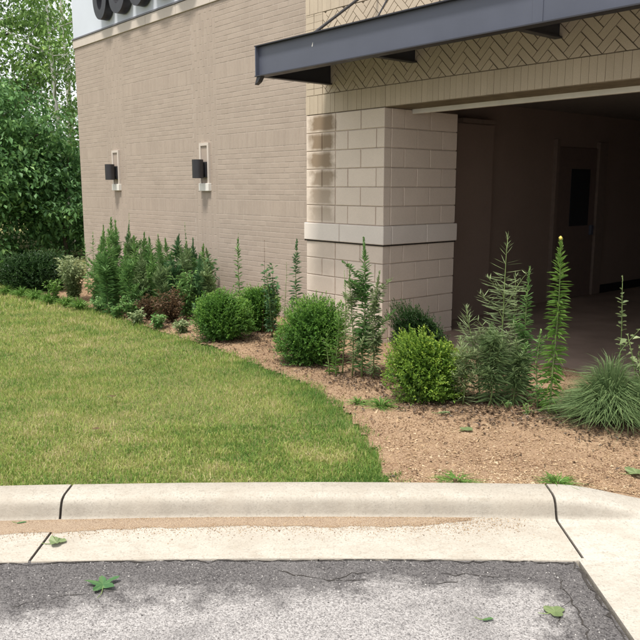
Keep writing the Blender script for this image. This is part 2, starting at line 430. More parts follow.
def mulch_mesh():
    st = .045
    xs = np.arange(-6.2, 4.6, st); ys = np.arange(KY2 - .09, 14.2, st)
    X, Y = np.meshgrid(xs, ys)
    Z = gz(X, Y) + .010 + .035 * (fbm(X * 2.2, Y * 2.2, 11) - .45) + .018 * (fbm(X * 11, Y * 11, 5) - .5)
    Z = np.where(Y < KY2 + .1, np.minimum(Z, .112), Z); Z = np.maximum(Z, gz(X, Y) + .003)
    rag = .10 * (fbm(X * 6, Y * 6, 21) - .5)
    nx = len(xs); i = np.arange(len(ys) - 1)[:, None] * nx + np.arange(nx - 1)[None]
    ok = in_poly(X[:-1, :-1] + st / 2 + rag[:-1, :-1], Y[:-1, :-1] + st / 2 + rag[:-1, :-1] * .0, BED)
    ok &= Y[:-1, :-1] >= KY2 - .008 + bow(X[:-1, :-1])
    i = i[ok]
    V = np.stack([X, Y, Z], -1).reshape(-1, 3)
    used = np.unique(np.stack([i, i + 1, i + nx + 1, i + nx], -1)); remap = np.full(len(V), -1); remap[used] = np.arange(len(used))
    return tri_mesh('mulch_bed', V[used], remap[np.stack([i, i + 1, i + nx + 1, i + nx], -1)], M['mulch'], smooth=True)
tag(link('mulch_bed', mulch_mesh()), kind='structure')
def bz(x, y):
    x = np.asarray(x, float); y = np.asarray(y, float)
    return np.maximum(gz(x, y) + .010 + .035 * (fbm(x * 2.2, y * 2.2, 11) - .45), gz(x, y) + .003)

rd = MB()
rd.box(-400, 1.222, -400, KY0 - .006, -.10, 0.0)
tag(rd.build('road', M['asphalt']), kind='structure')
rb = MB(); rb.box(-60, 400, -60, 4.3, -.30, -.034)
tag(rb.build('subgrade', M['joint']), kind='structure')

def kerb_piece(x0, x1, taper=None):
    prof = [(KY0 + .004, -.03), (KY0 + .004, .004), (KY0 + .012, .009), (KY1 - .02, .016)]   # gutter pan
    prof += [(KY1 - .006, .024), (KY1 + .006, .045), (KY1 + .018, .075), (KY1 + .030, KH - .030), (KY1 + .044, KH - .014), (KY1 + .064, KH - .005), (KY1 + .09, KH), (KY2 - .012, KH + .003), (KY2, KH - .004), (KY2, -.03)]
    xs = np.linspace(x0, x1, max(2, int((x1 - x0) / .06)))
    V = []; n = len(prof)
    for x in xs:
        for j, (y, z) in enumerate(prof):
            w_ = 0.0
            if 4 <= j <= 12: w_ = .006 * (fbm(np.array(x * 2.5), np.array(j * .35), 31) - .5)
            f = 1.0
            if taper is not None and z > .03: f = max(0.0, 1 - max(0, (x - taper[0])) / (taper[1] - taper[0])); z = .02 + (z - .02) * (f * f * (3 - 2 * f))
            V.append((x, float(y + w_ + bow(x)), float(z)))
    F = [(i * n + j, (i + 1) * n + j, (i + 1) * n + j + 1, i * n + j + 1) for i in range(len(xs) - 1) for j in range(n - 1)]
    V2 = V[:n] + V[-n:]; m = len(V)                # end faces get corners of their own
    b = MB(); b.v = V + V2; b.f = F + [tuple(range(m, m + n)), tuple(reversed(range(m + n, m + 2 * n)))]
    return b
kerb = tag(link('kerb', None), kind='structure')
for a, b_ in ((-10.5, -7.455), (-7.445, -4.425), (-4.415, JX0 - .007), (JX0 + .007, JX1 - .007)):
    kerb_piece(a, b_).build('kerb_segment', M['concrete'], kerb, smooth=True, fixn=True)
for a, b_ in ((-40, -10.51),):
    kerb_piece(a, b_).build('kerb_segment', M['concrete'], kerb, fixn=True)
# slab to the right of the joint: kerb dies into it
kerb_piece(JX1 + .007, 5.2, taper=(JX1 + .06, JX1 + .75)).build('kerb_segment', M['slab'], kerb, smooth=True, fixn=True)
sl = MB(); 
xs = np.linspace(1.238, 5.2, 40); ys = np.linspace(-6, KY0 + .003, 60)
for i in range(len(xs) - 1):
    for j in range(len(ys) - 1):
        sl.poly([(xs[i], ys[j], .008), (xs[i + 1], ys[j], .008), (xs[i + 1], ys[j + 1], .008), (xs[i], ys[j + 1], .008)])
sl.poly([(1.238, -6, -.03), (1.238, -6, .008), (1.238, KY0, .008), (1.238, KY0, -.03)])
tag(sl.build('concrete_slab', M['slab']), kind='structure')

for jx in (-7.45, -4.42, JX0, JX1):              # dirt sits a little way down in each joint
    kb = kerb_piece(jx - .0075, jx + .0075)
    kb.v = [(x, y, z - (.012 if z > -.02 else 0)) for x, y, z in kb.v]
    kb.v = [(x, min(max(y - bow(x) + (.010 if y - bow(x) > KY1 - .01 and y - bow(x) < KY2 - .02 else 0), KY0 + .006), KY2 - .004) + bow(x), z) for x, y, z in kb.v]
    kb.build('joint_dirt', M['joint'], kerb, fixn=True)
# sediment washed into the gutter
def sediment():
    xs = np.linspace(-4.4, .86, 240); V = []; F = []; m = 7
    for i, x in enumerate(xs):
        wd = .105 + .07 * max(0, (-.9 - x)) * 1.1 + .03 * (fbm(np.array(x * 3.0), np.array(1.7), 5) - .5)
        wd = min(wd, .24)
        if x > .45: wd *= max(.02, (0.86 - x) / .41)
        for j in range(m):
            t = j / (m - 1)
            y = KY1 - .004 - wd * t + .045 * (fbm(np.array(x * 9.), np.array(t * 2), 8, 5) - .5) * t
            zpan = .009 + (.016 - .009) * (y - KY0) / (KY1 - KY0)
            V.append((x, float(y + bow(x)), float(zpan + .0015 + .009 * math.sin(math.pi * min(1, t * .8 + .2)) * (1 - t * .75))))
    for i in range(len(xs) - 1):
        for j in range(m - 1):
            F.append((i * m + j, i * m + j + 1, (i + 1) * m + j + 1, (i + 1) * m + j))
    b = MB(); b.v = V; b.f = F; return b
tag(sediment().build('gutter_sediment', M['sediment'], smooth=True), kind='stuff', label='tan sediment washed along the foot of the kerb')

def strip(pts, wd, z, seed, name, mat, parent):
    """thin ragged crack along a polyline of ground points"""
    r = np.random.default_rng(seed); P = []
    for (x0, y0), (x1, y1) in zip(pts[:-1], pts[1:]):
        for t in np.linspace(0, 1, max(3, int(math.hypot(x1 - x0, y1 - y0) / .03)), endpoint=False): P.append((x0 + (x1 - x0) * t, y0 + (y1 - y0) * t))
    P.append(pts[-1]); P = np.array(P); P[1:-1] += r.normal(0, .009, P[1:-1].shape)
    b = MB(); L = []; Q = []
    for i, p in enumerate(P):
        t = P[min(i + 1, len(P) - 1)] - P[max(i - 1, 0)]; t = t / (np.linalg.norm(t) + 1e-9); nn = np.array([-t[1], t[0]])
        h = wd * (.15 + 1.0 * r.random() ** 1.5) / 2 * (1 if 0 < i < len(P) - 1 else .2)
        L.append(p + nn * h); Q.append(p - nn * h)
    for i in range(len(P) - 1):
        b.poly([(*Q[i], z), (*Q[i + 1], z), (*L[i + 1], z), (*L[i], z)])
    o = b.build(name, mat, parent); return o
M['crack'] = plain('crack_shadowed_dirt', (.055, .05, .046), .95, .1, var=.4, scale=60)
road = bpy.data.objects['road']
gp = lambda x, y: tuple(ground(x, y, 0)[:2])
strip([gp(278, 571), (gp(300, 576)), gp(330, 581), gp(365, 580)], .008, .0025, 1, 'crack', M['crack'], road)
strip([gp(440, 573), gp(470, 575), gp(500, 577), gp(520, 575)], .006, .0025, 2, 'crack', M['crack'], road)
strip([gp(555, 575), gp(572, 600), gp(583, 625), gp(592, 645)], .009, .0025, 3, 'crack', M['crack'], road)
strip([(x, KY0 - .006 + .004 * math.sin(x * 5) + float(bow(x))) for x in np.linspace(-3, 1.2, 40)], .016, .0035, 4, 'crack', M['crack'], road)
strip([gp(330, 581), gp(352, 574), gp(378, 572)], .006, .0027, 7, 'crack', M['crack'], road)
strip([gp(572, 600), gp(560, 612), gp(556, 628)], .006, .0027, 8, 'crack', M['crack'], road)
strip([gp(470, 575), gp(455, 582), gp(430, 584)], .005, .0027, 9, 'crack', M['crack'], road)
strip([gp(120, 590), gp(60, 596), gp(10, 607)], .007, .0025, 10, 'crack', M['crack'], road)
strip([(1.214, y) for y in np.linspace(1.5, 3.4, 12)], .020, .0035, 6, 'crack', M['crack'], road)

# loose grit on the road, wood chips on the bed
def rocks(P, S, flat, rnd_attr, name, mat, tilt=1.0, elong=1.0):
    n = len(P)
    base = np.array([[1, 0, 0], [-.5, .87, 0], [-.5, -.87, 0], [.1, .05, 1], [0, 0, -1.]])
    T = np.array([[0, 1, 3], [1, 2, 3], [2, 0, 3], [1, 0, 4], [2, 1, 4], [0, 2, 4]])
    B = base[None] * (1 + .35 * rng.normal(size=(n, 5, 1)))
    B[:, :, 0] *= elong * (.6 + .8 * rng.random((n, 1))) ; B[:, :, 2] *= flat
    B *= S[:, None, None]
    # random tilt about x then turn about z
    a = rng.normal(0, .5 * tilt, n); c, s = np.cos(a), np.sin(a)
    x, z = B[:, :, 0].copy(), B[:, :, 2].copy()
    B[:, :, 0] = x * c[:, None] - z * s[:, None]; B[:, :, 2] = x * s[:, None] + z * c[:, None]
    a = rng.random(n) * 6.28; c, s = np.cos(a), np.sin(a)
    x, y = B[:, :, 0].copy(), B[:, :, 1].copy()
    B[:, :, 0] = x * c[:, None] - y * s[:, None]; B[:, :, 1] = x * s[:, None] + y * c[:, None]
    V = (B + P[:, None]).reshape(-1, 3)
    TT = (T[None] + 5 * np.arange(n)[:, None, None]).reshape(-1, 3)
    return tri_mesh(name, V, TT, mat, np.repeat(rnd_attr, 6))
n = 16000
P = np.stack([rng.uniform(-3.2, 1.15, n), np.zeros(n), np.zeros(n)], -1)
P[:, 1] = KY1 - .01 - np.minimum(np.abs(rng.normal(0, .085, n)) + .03 * np.clip(-.9 - P[:, 0], 0, 2), .40)
P = P[rng.random(n) < np.clip((1.2 - P[:, 0]) / .6, .05, 1)]; n = len(P)
S = rng.uniform(.001, .0034, n); P[:, 2] = .011 + .006 * (P[:, 1] - KY0) / (KY1 - KY0) + S * .3 + .007 * np.exp(-((KY1 - P[:, 1]) / .07) ** 2)
P[:, 1] += bow(P[:, 0])
tag(link('gutter_grains', rocks(P, S, .8, np.clip(rng.normal(.55, .25, n), 0, 1), 'gutter_grains', M['chip'])), kind='stuff', label='loose tan grains strewn along the gutter')
n = 9000
P = np.stack([rng.uniform(-2.6, 1.2, n), rng.uniform(1.9, KY0, n), np.zeros(n)], -1)
S = rng.uniform(.0015, .0045, n); P[:, 2] = S * .3
tag(link('road_grit', rocks(P, S, .8, rng.random(n), 'road_grit', M['grit'])), kind='stuff', label='loose pale grit scattered on the worn asphalt')
n = 230000
P = np.stack([rng.uniform(-5.5, 4.0, n), KY2 + .01 + rng.random(n) ** 1.5 * 8.5, np.zeros(n)], -1)
ok = in_poly(P[:, 0], P[:, 1], BED); P = P[ok]; n = len(P)
q = (P[:, 0] - C0[0]) * N[0] + (P[:, 1] - C0[1]) * N[1]
P = P[q < .3]; n = len(P)
P[:, 2] = bz(P[:, 0], P[:, 1]) + .004
S = np.where(rng.random(n) < .04, rng.uniform(.008, .015, n), rng.uniform(.003, .0075, n))
tone = np.clip(.02 + 1.05 * fbm(P[:, 0] * 1.3, P[:, 1] * 1.3, 17) + rng.normal(0, .22, n), 0, 1)
tag(link('mulch_chips', rocks(P, S, .55, tone, 'mulch_chips', M['chip'], 1, 1.1)), kind='stuff', label='tan and brown wood mulch chips covering the planting bed')

# ------------------------------------------------------------------ lawn
def blades(P, H, W, lean, attr, name, mat, segs=2):
    n = len(P); a = rng.random(n) * 6.2832
    dx, dy = np.cos(a), np.sin(a)
    la = rng.random(n) * 6.2832
    lx, ly = np.cos(la) * lean * H, np.sin(la) * lean * H
    side = np.stack([dx * W / 2, dy * W / 2, np.zeros(n)], -1)
    mid = P + np.stack([lx * .35, ly * .35, H * .6], -1)
    tip = P + np.stack([lx, ly, H * np.clip(1 - lean * lean * .35, .2, 1)], -1)
    if segs == 1:
        V = np.stack([P - side, P + side, tip], 1).reshape(-1, 3); T = np.arange(3 * n).reshape(-1, 3); k = 1
    else:
        V = np.stack([P - side, P + side, mid - side * .8, mid + side * .8, tip], 1).reshape(-1, 3)
        T = (np.array([[0, 1, 3], [0, 3, 2], [2, 3, 4]])[None] + 5 * np.arange(n)[:, None, None]).reshape(-1, 3); k = 3
    return V, T, np.repeat(attr, k)
def lawn():
    Vs, Ts, As = [], [], []; off = 0
    for (y0, y1, x0, x1, dens, h, wd, segs) in ((KY2 - .10, 5.2, -4.4, .9, 16000, .034, .0042, 2), (5.2, 7.2, -6.2, .6, 11000, .036, .0055, 1), (7.2, 10.5, -9.0, 0, 5500, .040, .008, 1), (10.5, 17.2, -13.5, -2, 1900, .055, .013, 1)):
        n = int((y1 - y0) * (x1 - x0) * dens)
        x = rng.uniform(x0, x1, n); y = rng.uniform(y0, y1, n)
        rag = .34 * (fbm(x * 6, y * 6, 41) - .5)
        ed = np.full(n, 9.0)
        for (ax, ay), (bx, by) in zip(EDGE[:-1], EDGE[1:]):
            L2 = (bx - ax) ** 2 + (by - ay) ** 2; t = np.clip(((x - ax) * (bx - ax) + (y - ay) * (by - ay)) / L2, 0, 1)
            ed = np.minimum(ed, np.hypot(x - ax - t * (bx - ax), y - ay - t * (by - ay)))
        ok = in_poly(x + rag, y, LAWN) | ((rng.random(n) < .35 * np.clip(1 - ed / .16, 0, 1) * (fbm(x * 9, y * 9, 43) > .5)) & (x > -3))
        ok &= y > KY2 - .012 + bow(x)
        den = fbm(x * 1.4, y * 1.4, 61)
        ok &= rng.random(n) < np.clip(.45 + 1.2 * (den - .25), .35, 1)
        x, y, ed = x[ok], y[ok], ed[ok]; n = len(x)
        # colour: dry straw patches, greener by the bed edge and the kerb
        pat = fbm(x * 2.4, y * 3.0, 71, 5); fine = fbm(x * 6, y * 8, 81, 3)
        green = np.clip(1 - ed / .40, 0, 1) * .30 + np.clip(1 - (y - KY2 - bow(x)) / .35, 0, 1) * .10
        c = .43 + .85 * (pat - .5) + .75 * (fine - .5) - green + rng.normal(0, .2, n)
        straw = rng.random(n) < .08 + .25 * np.clip(pat - .5, 0, 1); c = np.where(straw, c + .35, c)
        H = h * (.55 + .75 * rng.random(n)) * (.8 + .5 * fine) * (1 + .5 * np.clip(1 - ed / .25, 0, 1))
        P = np.stack([x, y, gz(x, y) - .004], -1)
        V, T, A = blades(P, H, wd * (.7 + .6 * rng.random(n)), np.abs(rng.normal(.55, .4, n)), np.clip(c, 0, 1), '', None, segs)
        Vs.append(V); Ts.append(T + off); As.append(A); off += len(V)
    return tri_mesh('lawn_grass', np.concatenate(Vs), np.concatenate(Ts), M['grass'], np.concatenate(As))
tag(link('lawn_grass', lawn()), kind='stuff', label='mown lawn of green and straw coloured grass')

# ------------------------------------------------------------------ the building (local x = along the facade, y = into it)
ROT = -(math.pi / 2 - TH)
bld = thing('brick_building', 'beige brick building with block pier, dark drive-through opening and herringbone brick header', 'building', (C0[0], C0[1], 0), ROT)
WD, WA0, WA1 = .20, -8.15, -1.27                 # long brick wall: set back, from .. to
PZ = .2032                                       # block course
BAND0 = 1.161; TOPZ = BAND0 + 7 * PZ             # stone band, underside of header

def brickmesh(name, rects, y0, depth, mat, jit=.003):
    """one mesh of separate bricks: rects (x0,x1,z0,z1), front at y0 (towards -y)"""
    r = np.array(rects); n = len(r)
    dy = rng.uniform(-jit, jit, n)
    f = y0 + dy
    e = .0025
    V = np.empty((n, 8, 3))
    for i, (sx, sz) in enumerate(((0, 2), (1, 2), (1, 3), (0, 3))):
        ix = e if sx == 0 else -e; iz = e if sz == 2 else -e
        V[:, i, 0] = r[:, sx] + ix; V[:, i, 1] = f; V[:, i, 2] = r[:, sz] + iz
        V[:, i + 4, 0] = r[:, sx]; V[:, i + 4, 1] = y0 + depth; V[:, i + 4, 2] = r[:, sz]
    Q = np.array([[0, 1, 2, 3], [1, 0, 4, 5], [2, 1, 5, 6], [3, 2, 6, 7], [0, 3, 7, 4]])
    T = (Q[None] + 8 * np.arange(n)[:, None, None]).reshape(-1, 4)
    return tri_mesh(name, V.reshape(-1, 3), T, mat, np.repeat(rng.random(n), 5))

def wall_bricks():
    rects = []; g = .009; bl, bh = .203, .0677
    z = -.02; row = 0; ztop = 4.235
    strips = [(-6.98, -6.26), (-4.10, -3.48)]
    soldiers = [1.40, 2.31, 3.22]
    while z < ztop - .02:
        sold = any(abs(z - s) < bh / 2 for s in soldiers)
        h = 3 * bh if sold else bh
        zt = min(z + h, ztop)
        segs = []; x = WA0
        for s0, s1 in strips: segs.append((x, s0)); x = s1
        segs.append((x, WA1))
        for s0, s1 in segs:
            st = bh if sold else bl
            x = s0 - (0 if sold or row % 2 == 0 else st / 2)
            while x < s1 - .01:
                xa, xb = max(x, s0), min(x + st, s1)
                if xb - xa > .03: rects.append((xa + g / 2, xb - g / 2, z + g / 2, zt - g / 2))
                x += st
        z += h; row += 1
    for s0, s1 in strips:                         # upright stretchers flank the lamps
        k = round((s1 - s0) / bh); st = (s1 - s0) / k
        for i in range(k):
            z = -.02 - (bl / 2 if i % 2 else 0)
            while z < ztop - .02:
                za, zb = max(z, -.02), min(z + bl, ztop)
                xa, xb = s0 + i * st, s0 + (i + 1) * st
                if zb - za > .03: rects.append((xa + g / 2, xb - g / 2, za + g / 2, zb - g / 2))
                z += bl
    return rects
lw = link('brick_wall', MB().box(WA0, WA1 + .6, WD, WD + .3, -.05, 4.24).mesh('brick_wall', M['mortar']), bld)
tag(link('brickwork', brickmesh('brickwork', wall_bricks(), WD - .0018, .003, M['wall_brick'], .0006), lw), kind='stuff')
MB().box(WA0, WA0 + .3, WD + .3, 11.0, -.05, 4.24).build('end_wall', M['mortar'], bld)
# coping course in lengths, flashing, fascia
x = WA0 - .015; i = 0
while x < 5.0:
    x1 = min(x + .92, 5.3)
    if x < WA1 - .02:
        x1 = min(x1, WA1 - .01)
        MB().box(x + .003, x1 - .003, WD - .022, WD + .25, 4.243, 4.385).build('coping_stone', M['coping'], bld, bevel=.004)
    x += .92
MB().box(WA0 - .03, WA1 - .01, WD - .035, WD + .25, 4.388, 4.412).build('flashing', M['flashing'], bld)
fs = MB().box(WA0 - .01, WA1 - .012, WD - .005, WD + .25, 4.414, 6.2).build('fascia', M['fascia'], bld)
MB().box(WA0 - .01, WA0 + .3, WD + .252, 11, 4.243, 6.2).build('end_fascia', M['fascia'], bld)

# pier: a core of mortar and separate blocks on the front and on the jamb
PW, PD = 1.285, 1.165
pier = link('pier', MB().box(-PW + .012, -.012, .012, PD - .012, -.05, TOPZ - .002).mesh('pier', M['pier_mortar']), bld)
g = .010
def block(x0, x1, z0, z1, side, mat='block', name='block', out=0.0, parent=None):
    ry = random.uniform(-.0015, .0015)
    if side == 'f': b = MB().box(x0 + g / 2, x1 - g / 2, 0 - out + ry, .10, z0 + g / 2, z1 - g / 2)
    else: b = MB().box(-.10, 0 + out + ry, x0 + g / 2, x1 - g / 2, z0 + g / 2, z1 - g / 2)
    return b.build(name, M[mat], pier if parent is None else parent, bevel=.004)
fr_odd = [0, .40, .72, 1.0]; fr_even = [0, .22, .395, .56, .905, 1.0]
jb_odd = [.0868, .26, .61, 1.0]; jb_even = [.0868, .43, .78, 1.0]
rows = [(BAND0 + (k + 1) * PZ, k) for k in range(6)] + [(BAND0 - (k + 1) * PZ, -1 - k) for k in range(6)]
for z, k in rows:
    fr = fr_odd if k % 2 else fr_even
    jb = jb_odd if k % 2 else jb_even
    for f0, f1 in zip(fr[:-1], fr[1:]): block(-PW + f0 * PW, -PW + f1 * PW, z, z + PZ, 'f')
    for f0, f1 in zip(jb[:-1], jb[1:]): block(f0 * PD + (.002 if f0 < .1 else 0), f1 * PD, z, z + PZ, 'j')
# stone band, 2 cm proud
for f0, f1 in ((-.017, .47), (.47, 1.0)):
    MB().box(-PW + f0 * PW + .004, -PW + f1 * PW - (.003 if f1 < 1 else -.020), -.022, .11, BAND0 + .004, BAND0 + PZ - .004).build('band_stone', M['cap'], pier, bevel=.006)
for f0, f1 in ((.096, .57), (.57, 1.018)):
    MB().box(-.11, .020, f0 * PD + .003, f1 * PD - .003, BAND0 + .004, BAND0 + PZ - .004).build('band_stone', M['cap'], pier, bevel=.006)
MB().box(-PW - .02, .012, -.012, PD + .005, BAND0 - .012, BAND0 + .002).build('bed_joint', M['joint'], pier)

# header above pier and opening: mortar backing, soldier course, herringbone, soldier course
HA0, HA1 = -PW, 4.40
S0, S1, S2 = TOPZ + .002, TOPZ + .215, 3.675
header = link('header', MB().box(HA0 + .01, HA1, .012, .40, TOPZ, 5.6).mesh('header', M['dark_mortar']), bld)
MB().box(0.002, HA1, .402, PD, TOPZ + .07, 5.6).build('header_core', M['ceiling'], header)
sw = .0715; x = HA0; stuff_rects = []
def brick(poly, parent=None):
    cx = sum(p[0] for p in poly) / len(poly); cz = sum(p[1] for p in poly) / len(poly)
    sh = [(cx + (p[0] - cx) * (1 - .0045 / max(.01, math.hypot(p[0] - cx, p[1] - cz))), cz + (p[1] - cz) * (1 - .0045 / max(.01, math.hypot(p[0] - cx, p[1] - cz)))) for p in poly]
    b = MB().prism(sh, random.uniform(-.0025, .0015), .02)
    return b.build('brick', M['cream_brick'], header if parent is None else parent, bevel=0)
far_bricks = MB()
while x < HA1 - .02:
    q = [(x, S0), (min(x + sw, HA1), S0), (min(x + sw, HA1), S1), (x, S1)]
    if x < 3.2: brick(q)
    else: far_bricks.prism([(q[0][0] + .004, S0 + .004), (q[1][0] - .004, S0 + .004), (q[1][0] - .004, S1 - .004), (q[0][0] + .004, S1 - .004)], 0, .02)
    for (zz0, zz1) in ((S2, S2 + .213),):
        if x < -.3: brick([(x, zz0), (x + sw, zz0), (x + sw, zz1), (x, zz1)])
        else: far_bricks.prism([(x + .004, zz0 + .004), (min(x + sw, HA1) - .004, zz0 + .004), (min(x + sw, HA1) - .004, zz1 - .004), (x + .004, zz1 - .004)], 0, .02)
    x += sw
# outer margin of the herringbone: short coursed bricks
HX0 = -.99
z = S1
while z < S2 - .01:
    zt = min(z + .0715, S2)
    brick([(HA0, z), (HX0 - .15, z), (HX0 - .15, zt), (HA0, zt)]); brick([(HX0 - .15, z), (HX0, z), (HX0, zt), (HX0 - .15, zt)])
    z += .0715
def clip(poly, lim):
    for ax, val, sgn in lim:
        out = []
        for i in range(len(poly)):
            p, q = poly[i - 1], poly[i]
            ip, iq = (p[ax] - val) * sgn >= 0, (q[ax] - val) * sgn >= 0
            if ip != iq:
                t = (val - p[ax]) / (q[ax] - p[ax]); out.append((p[0] + (q[0] - p[0]) * t, p[1] + (q[1] - p[1]) * t))
            if iq: out.append(q)
        poly = out
        if len(poly) < 3: return []
    return poly
def area(p): return abs(sum(p[i - 1][0] * p[i][1] - p[i][0] * p[i - 1][1] for i in range(len(p)))) / 2
Wb, K = .0705, 3
c45 = math.sqrt(.5)
for i in range(-70, 80):
    for j in range(-70, 80):
        qd = (i - j) % (2 * K)
        if qd == 0: r4 = (i, j, i + K, j + 1)
        elif qd == 2 * K - 1: r4 = (i, j, i + 1, j + K)
        else: continue
        e = .004 / Wb
        pts = [(r4[0] + e, r4[1] + e), (r4[2] - e, r4[1] + e), (r4[2] - e, r4[3] - e), (r4[0] + e, r4[3] - e)]
        pts = [((px - py) * c45 * Wb + 1.5, (px + py) * c45 * Wb + 3.2) for px, py in pts]
        if max(p[0] for p in pts) < HX0 or min(p[0] for p in pts) > HA1 or max(p[1] for p in pts) < S1 or min(p[1] for p in pts) > S2: continue
        pts = clip(pts, [(0, HX0 + .005, 1), (0, HA1, -1), (1, S1 + .005, 1), (1, S2 - .005, -1)])
        if len(pts) < 3 or area(pts) < .0006: continue
        cx = sum(p[0] for p in pts) / len(pts); cz = sum(p[1] for p in pts) / len(pts)
        hidden = cx > 3.1 or (cz > 3.30 and cx > 1.7)
        if hidden: far_bricks.prism(pts, 0, .02)
        else:
            b = MB().prism(pts, random.uniform(-.003, .002), .02); b.build('brick', M['cream_brick'], header)
tag(far_bricks.build('brickwork', M['cream_brick'], header), kind='stuff')
rects = []
z = S2 + .22; row = 0
while z < 5.55:
    x = HA0 - (.1 if row % 2 else 0)
    while x < HA1:
        xa, xb = max(x, HA0), min(x + .203, HA1)
        if xb - xa > .03: rects.append((xa + .0045, xb - .0045, z + .0045, z + .063))
        x += .203
    z += .0677; row += 1
tag(link('brickwork', brickmesh('brickwork', rects, .001, .02, M['cream_brick']), header), kind='stuff')
MB().box(.004, HA1 - .1, .40, .455, TOPZ - .045, TOPZ + .015).build('lintel_bar', M['white_paint'], header, bevel=.006)

# the passage behind
SA = -.60
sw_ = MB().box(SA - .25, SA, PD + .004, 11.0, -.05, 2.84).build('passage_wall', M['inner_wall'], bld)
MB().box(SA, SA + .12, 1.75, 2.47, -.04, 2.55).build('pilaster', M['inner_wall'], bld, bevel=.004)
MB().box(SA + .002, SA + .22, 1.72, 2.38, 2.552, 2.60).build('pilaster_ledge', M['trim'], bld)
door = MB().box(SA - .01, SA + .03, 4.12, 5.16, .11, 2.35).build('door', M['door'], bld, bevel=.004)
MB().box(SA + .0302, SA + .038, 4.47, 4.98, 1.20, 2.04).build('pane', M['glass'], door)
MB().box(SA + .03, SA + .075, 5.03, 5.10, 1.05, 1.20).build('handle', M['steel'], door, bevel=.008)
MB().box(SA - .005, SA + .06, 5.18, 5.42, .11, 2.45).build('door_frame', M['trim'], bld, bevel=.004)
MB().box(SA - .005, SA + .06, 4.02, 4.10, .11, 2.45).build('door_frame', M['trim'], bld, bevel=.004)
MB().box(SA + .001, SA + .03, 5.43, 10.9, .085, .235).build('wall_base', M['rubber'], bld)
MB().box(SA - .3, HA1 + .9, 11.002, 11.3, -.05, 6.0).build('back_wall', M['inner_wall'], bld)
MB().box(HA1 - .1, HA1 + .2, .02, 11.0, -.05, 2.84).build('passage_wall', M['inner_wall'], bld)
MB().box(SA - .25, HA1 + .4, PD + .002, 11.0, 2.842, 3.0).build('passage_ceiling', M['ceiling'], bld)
MB().box(WA0 + .2, HA1 + .4, .5, 11.0, 5.3, 5.5).build('light_block_roof', M['ceiling'], bld)  # unseen slab over the building, put in to block light
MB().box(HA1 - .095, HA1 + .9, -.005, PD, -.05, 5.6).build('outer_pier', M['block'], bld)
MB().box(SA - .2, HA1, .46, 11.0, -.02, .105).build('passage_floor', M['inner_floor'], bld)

# ------------------------------------------------------------------ steel canopy hung on the facade
can = thing('steel_canopy', 'slate blue steel channel canopy hung on rods above the opening', 'canopy', (C0[0], C0[1], 0), ROT)
CA0, CA1, CD, CZ0, CZ1 = -.885, 4.2, -.955, 2.885, 3.19
fc = MB()
fc.box(CA0, CA1, CD, CD + .012, CZ0 + .0105, CZ1 - .0105)
front = fc.build('front_channel', M['steel'], can, fixn=True)
MB().box(CA0 - .012, CA1, CD - .045, CD + .06, CZ1 - .010, CZ1).build('top_flange', M['steel_dark'], front)
MB().box(CA0 - .012, CA1, CD - .045, CD + .06, CZ0, CZ0 + .010).build('bottom_flange', M['steel_dark'], front)
MB().box(CA0 - .002, CA0 + .012, CD - .043, CD - .0005, CZ0 + .011, CZ1 - .011).build('end_stiffener', M['steel'], front)
for a in (2.40,): MB().box(a, a + .085, CD - .006, CD - .0005, CZ0 + .011, CZ1 - .011).build('splice_plate', M['steel'], front, bevel=.002)
for a in (CA0 + .03, .40, 2.0, 3.6):
    bmn = 'cross_beam'
    zb = CZ0 if a < 0 else CZ0 + .085
    x = MB(); x.box(a - .006, a + .006, CD + .013, -.004, zb + .012, CZ1 - .03); x.box(a - .035, a + .035, CD + .062, -.004, zb, zb + .0115); x.box(a - .045, a + .045, CD + .062, -.004, CZ1 - .0295, CZ1 - .019)
    x.build(bmn, M['steel_dark'], can)
MB().box(CA0, CA1, CD + .062, -.004, CZ1 - .018, CZ1 - .004).build('deck', M['steel_dark'], can)
# bent tab under the outer corner
tb = MB(); tb.prism([(CA0 - .03, CZ0 - .075), (CA0 + .03, CZ0 - .050), (CA0 + .075, CZ0 - .001), (CA0 + .005, CZ0 - .001)], CD - .03, CD + .02)
tb.build('corner_tab', M['steel_dark'], can)
for a, a2, z2, th_ in ((-.11, -.11, 3.80, .014), (.77, .77, 4.45, .008), (2.0, 2.0, 3.86, .014), (3.6, 3.6, 3.86, .014)):
    MB().tube([(a, -.90, CZ1), (a2, -.01, z2)], th_, 8).build('hanger_rod', M['black'], can)
    MB().box(a - .05, a + .05, -.016, -.003, z2 - .06, z2 + .06).build('wall_plate', M['black'], can)
sp = MB(); sp.poly([(-.03, CD - .0015, 3.075), (-.022, CD - .0015, 3.068), (-.014, CD - .0015, 3.085), (-.012, CD - .0015, 3.112), (-.020, CD - .0015, 3.100)])
sp.build('speck', M['dropping'], front)

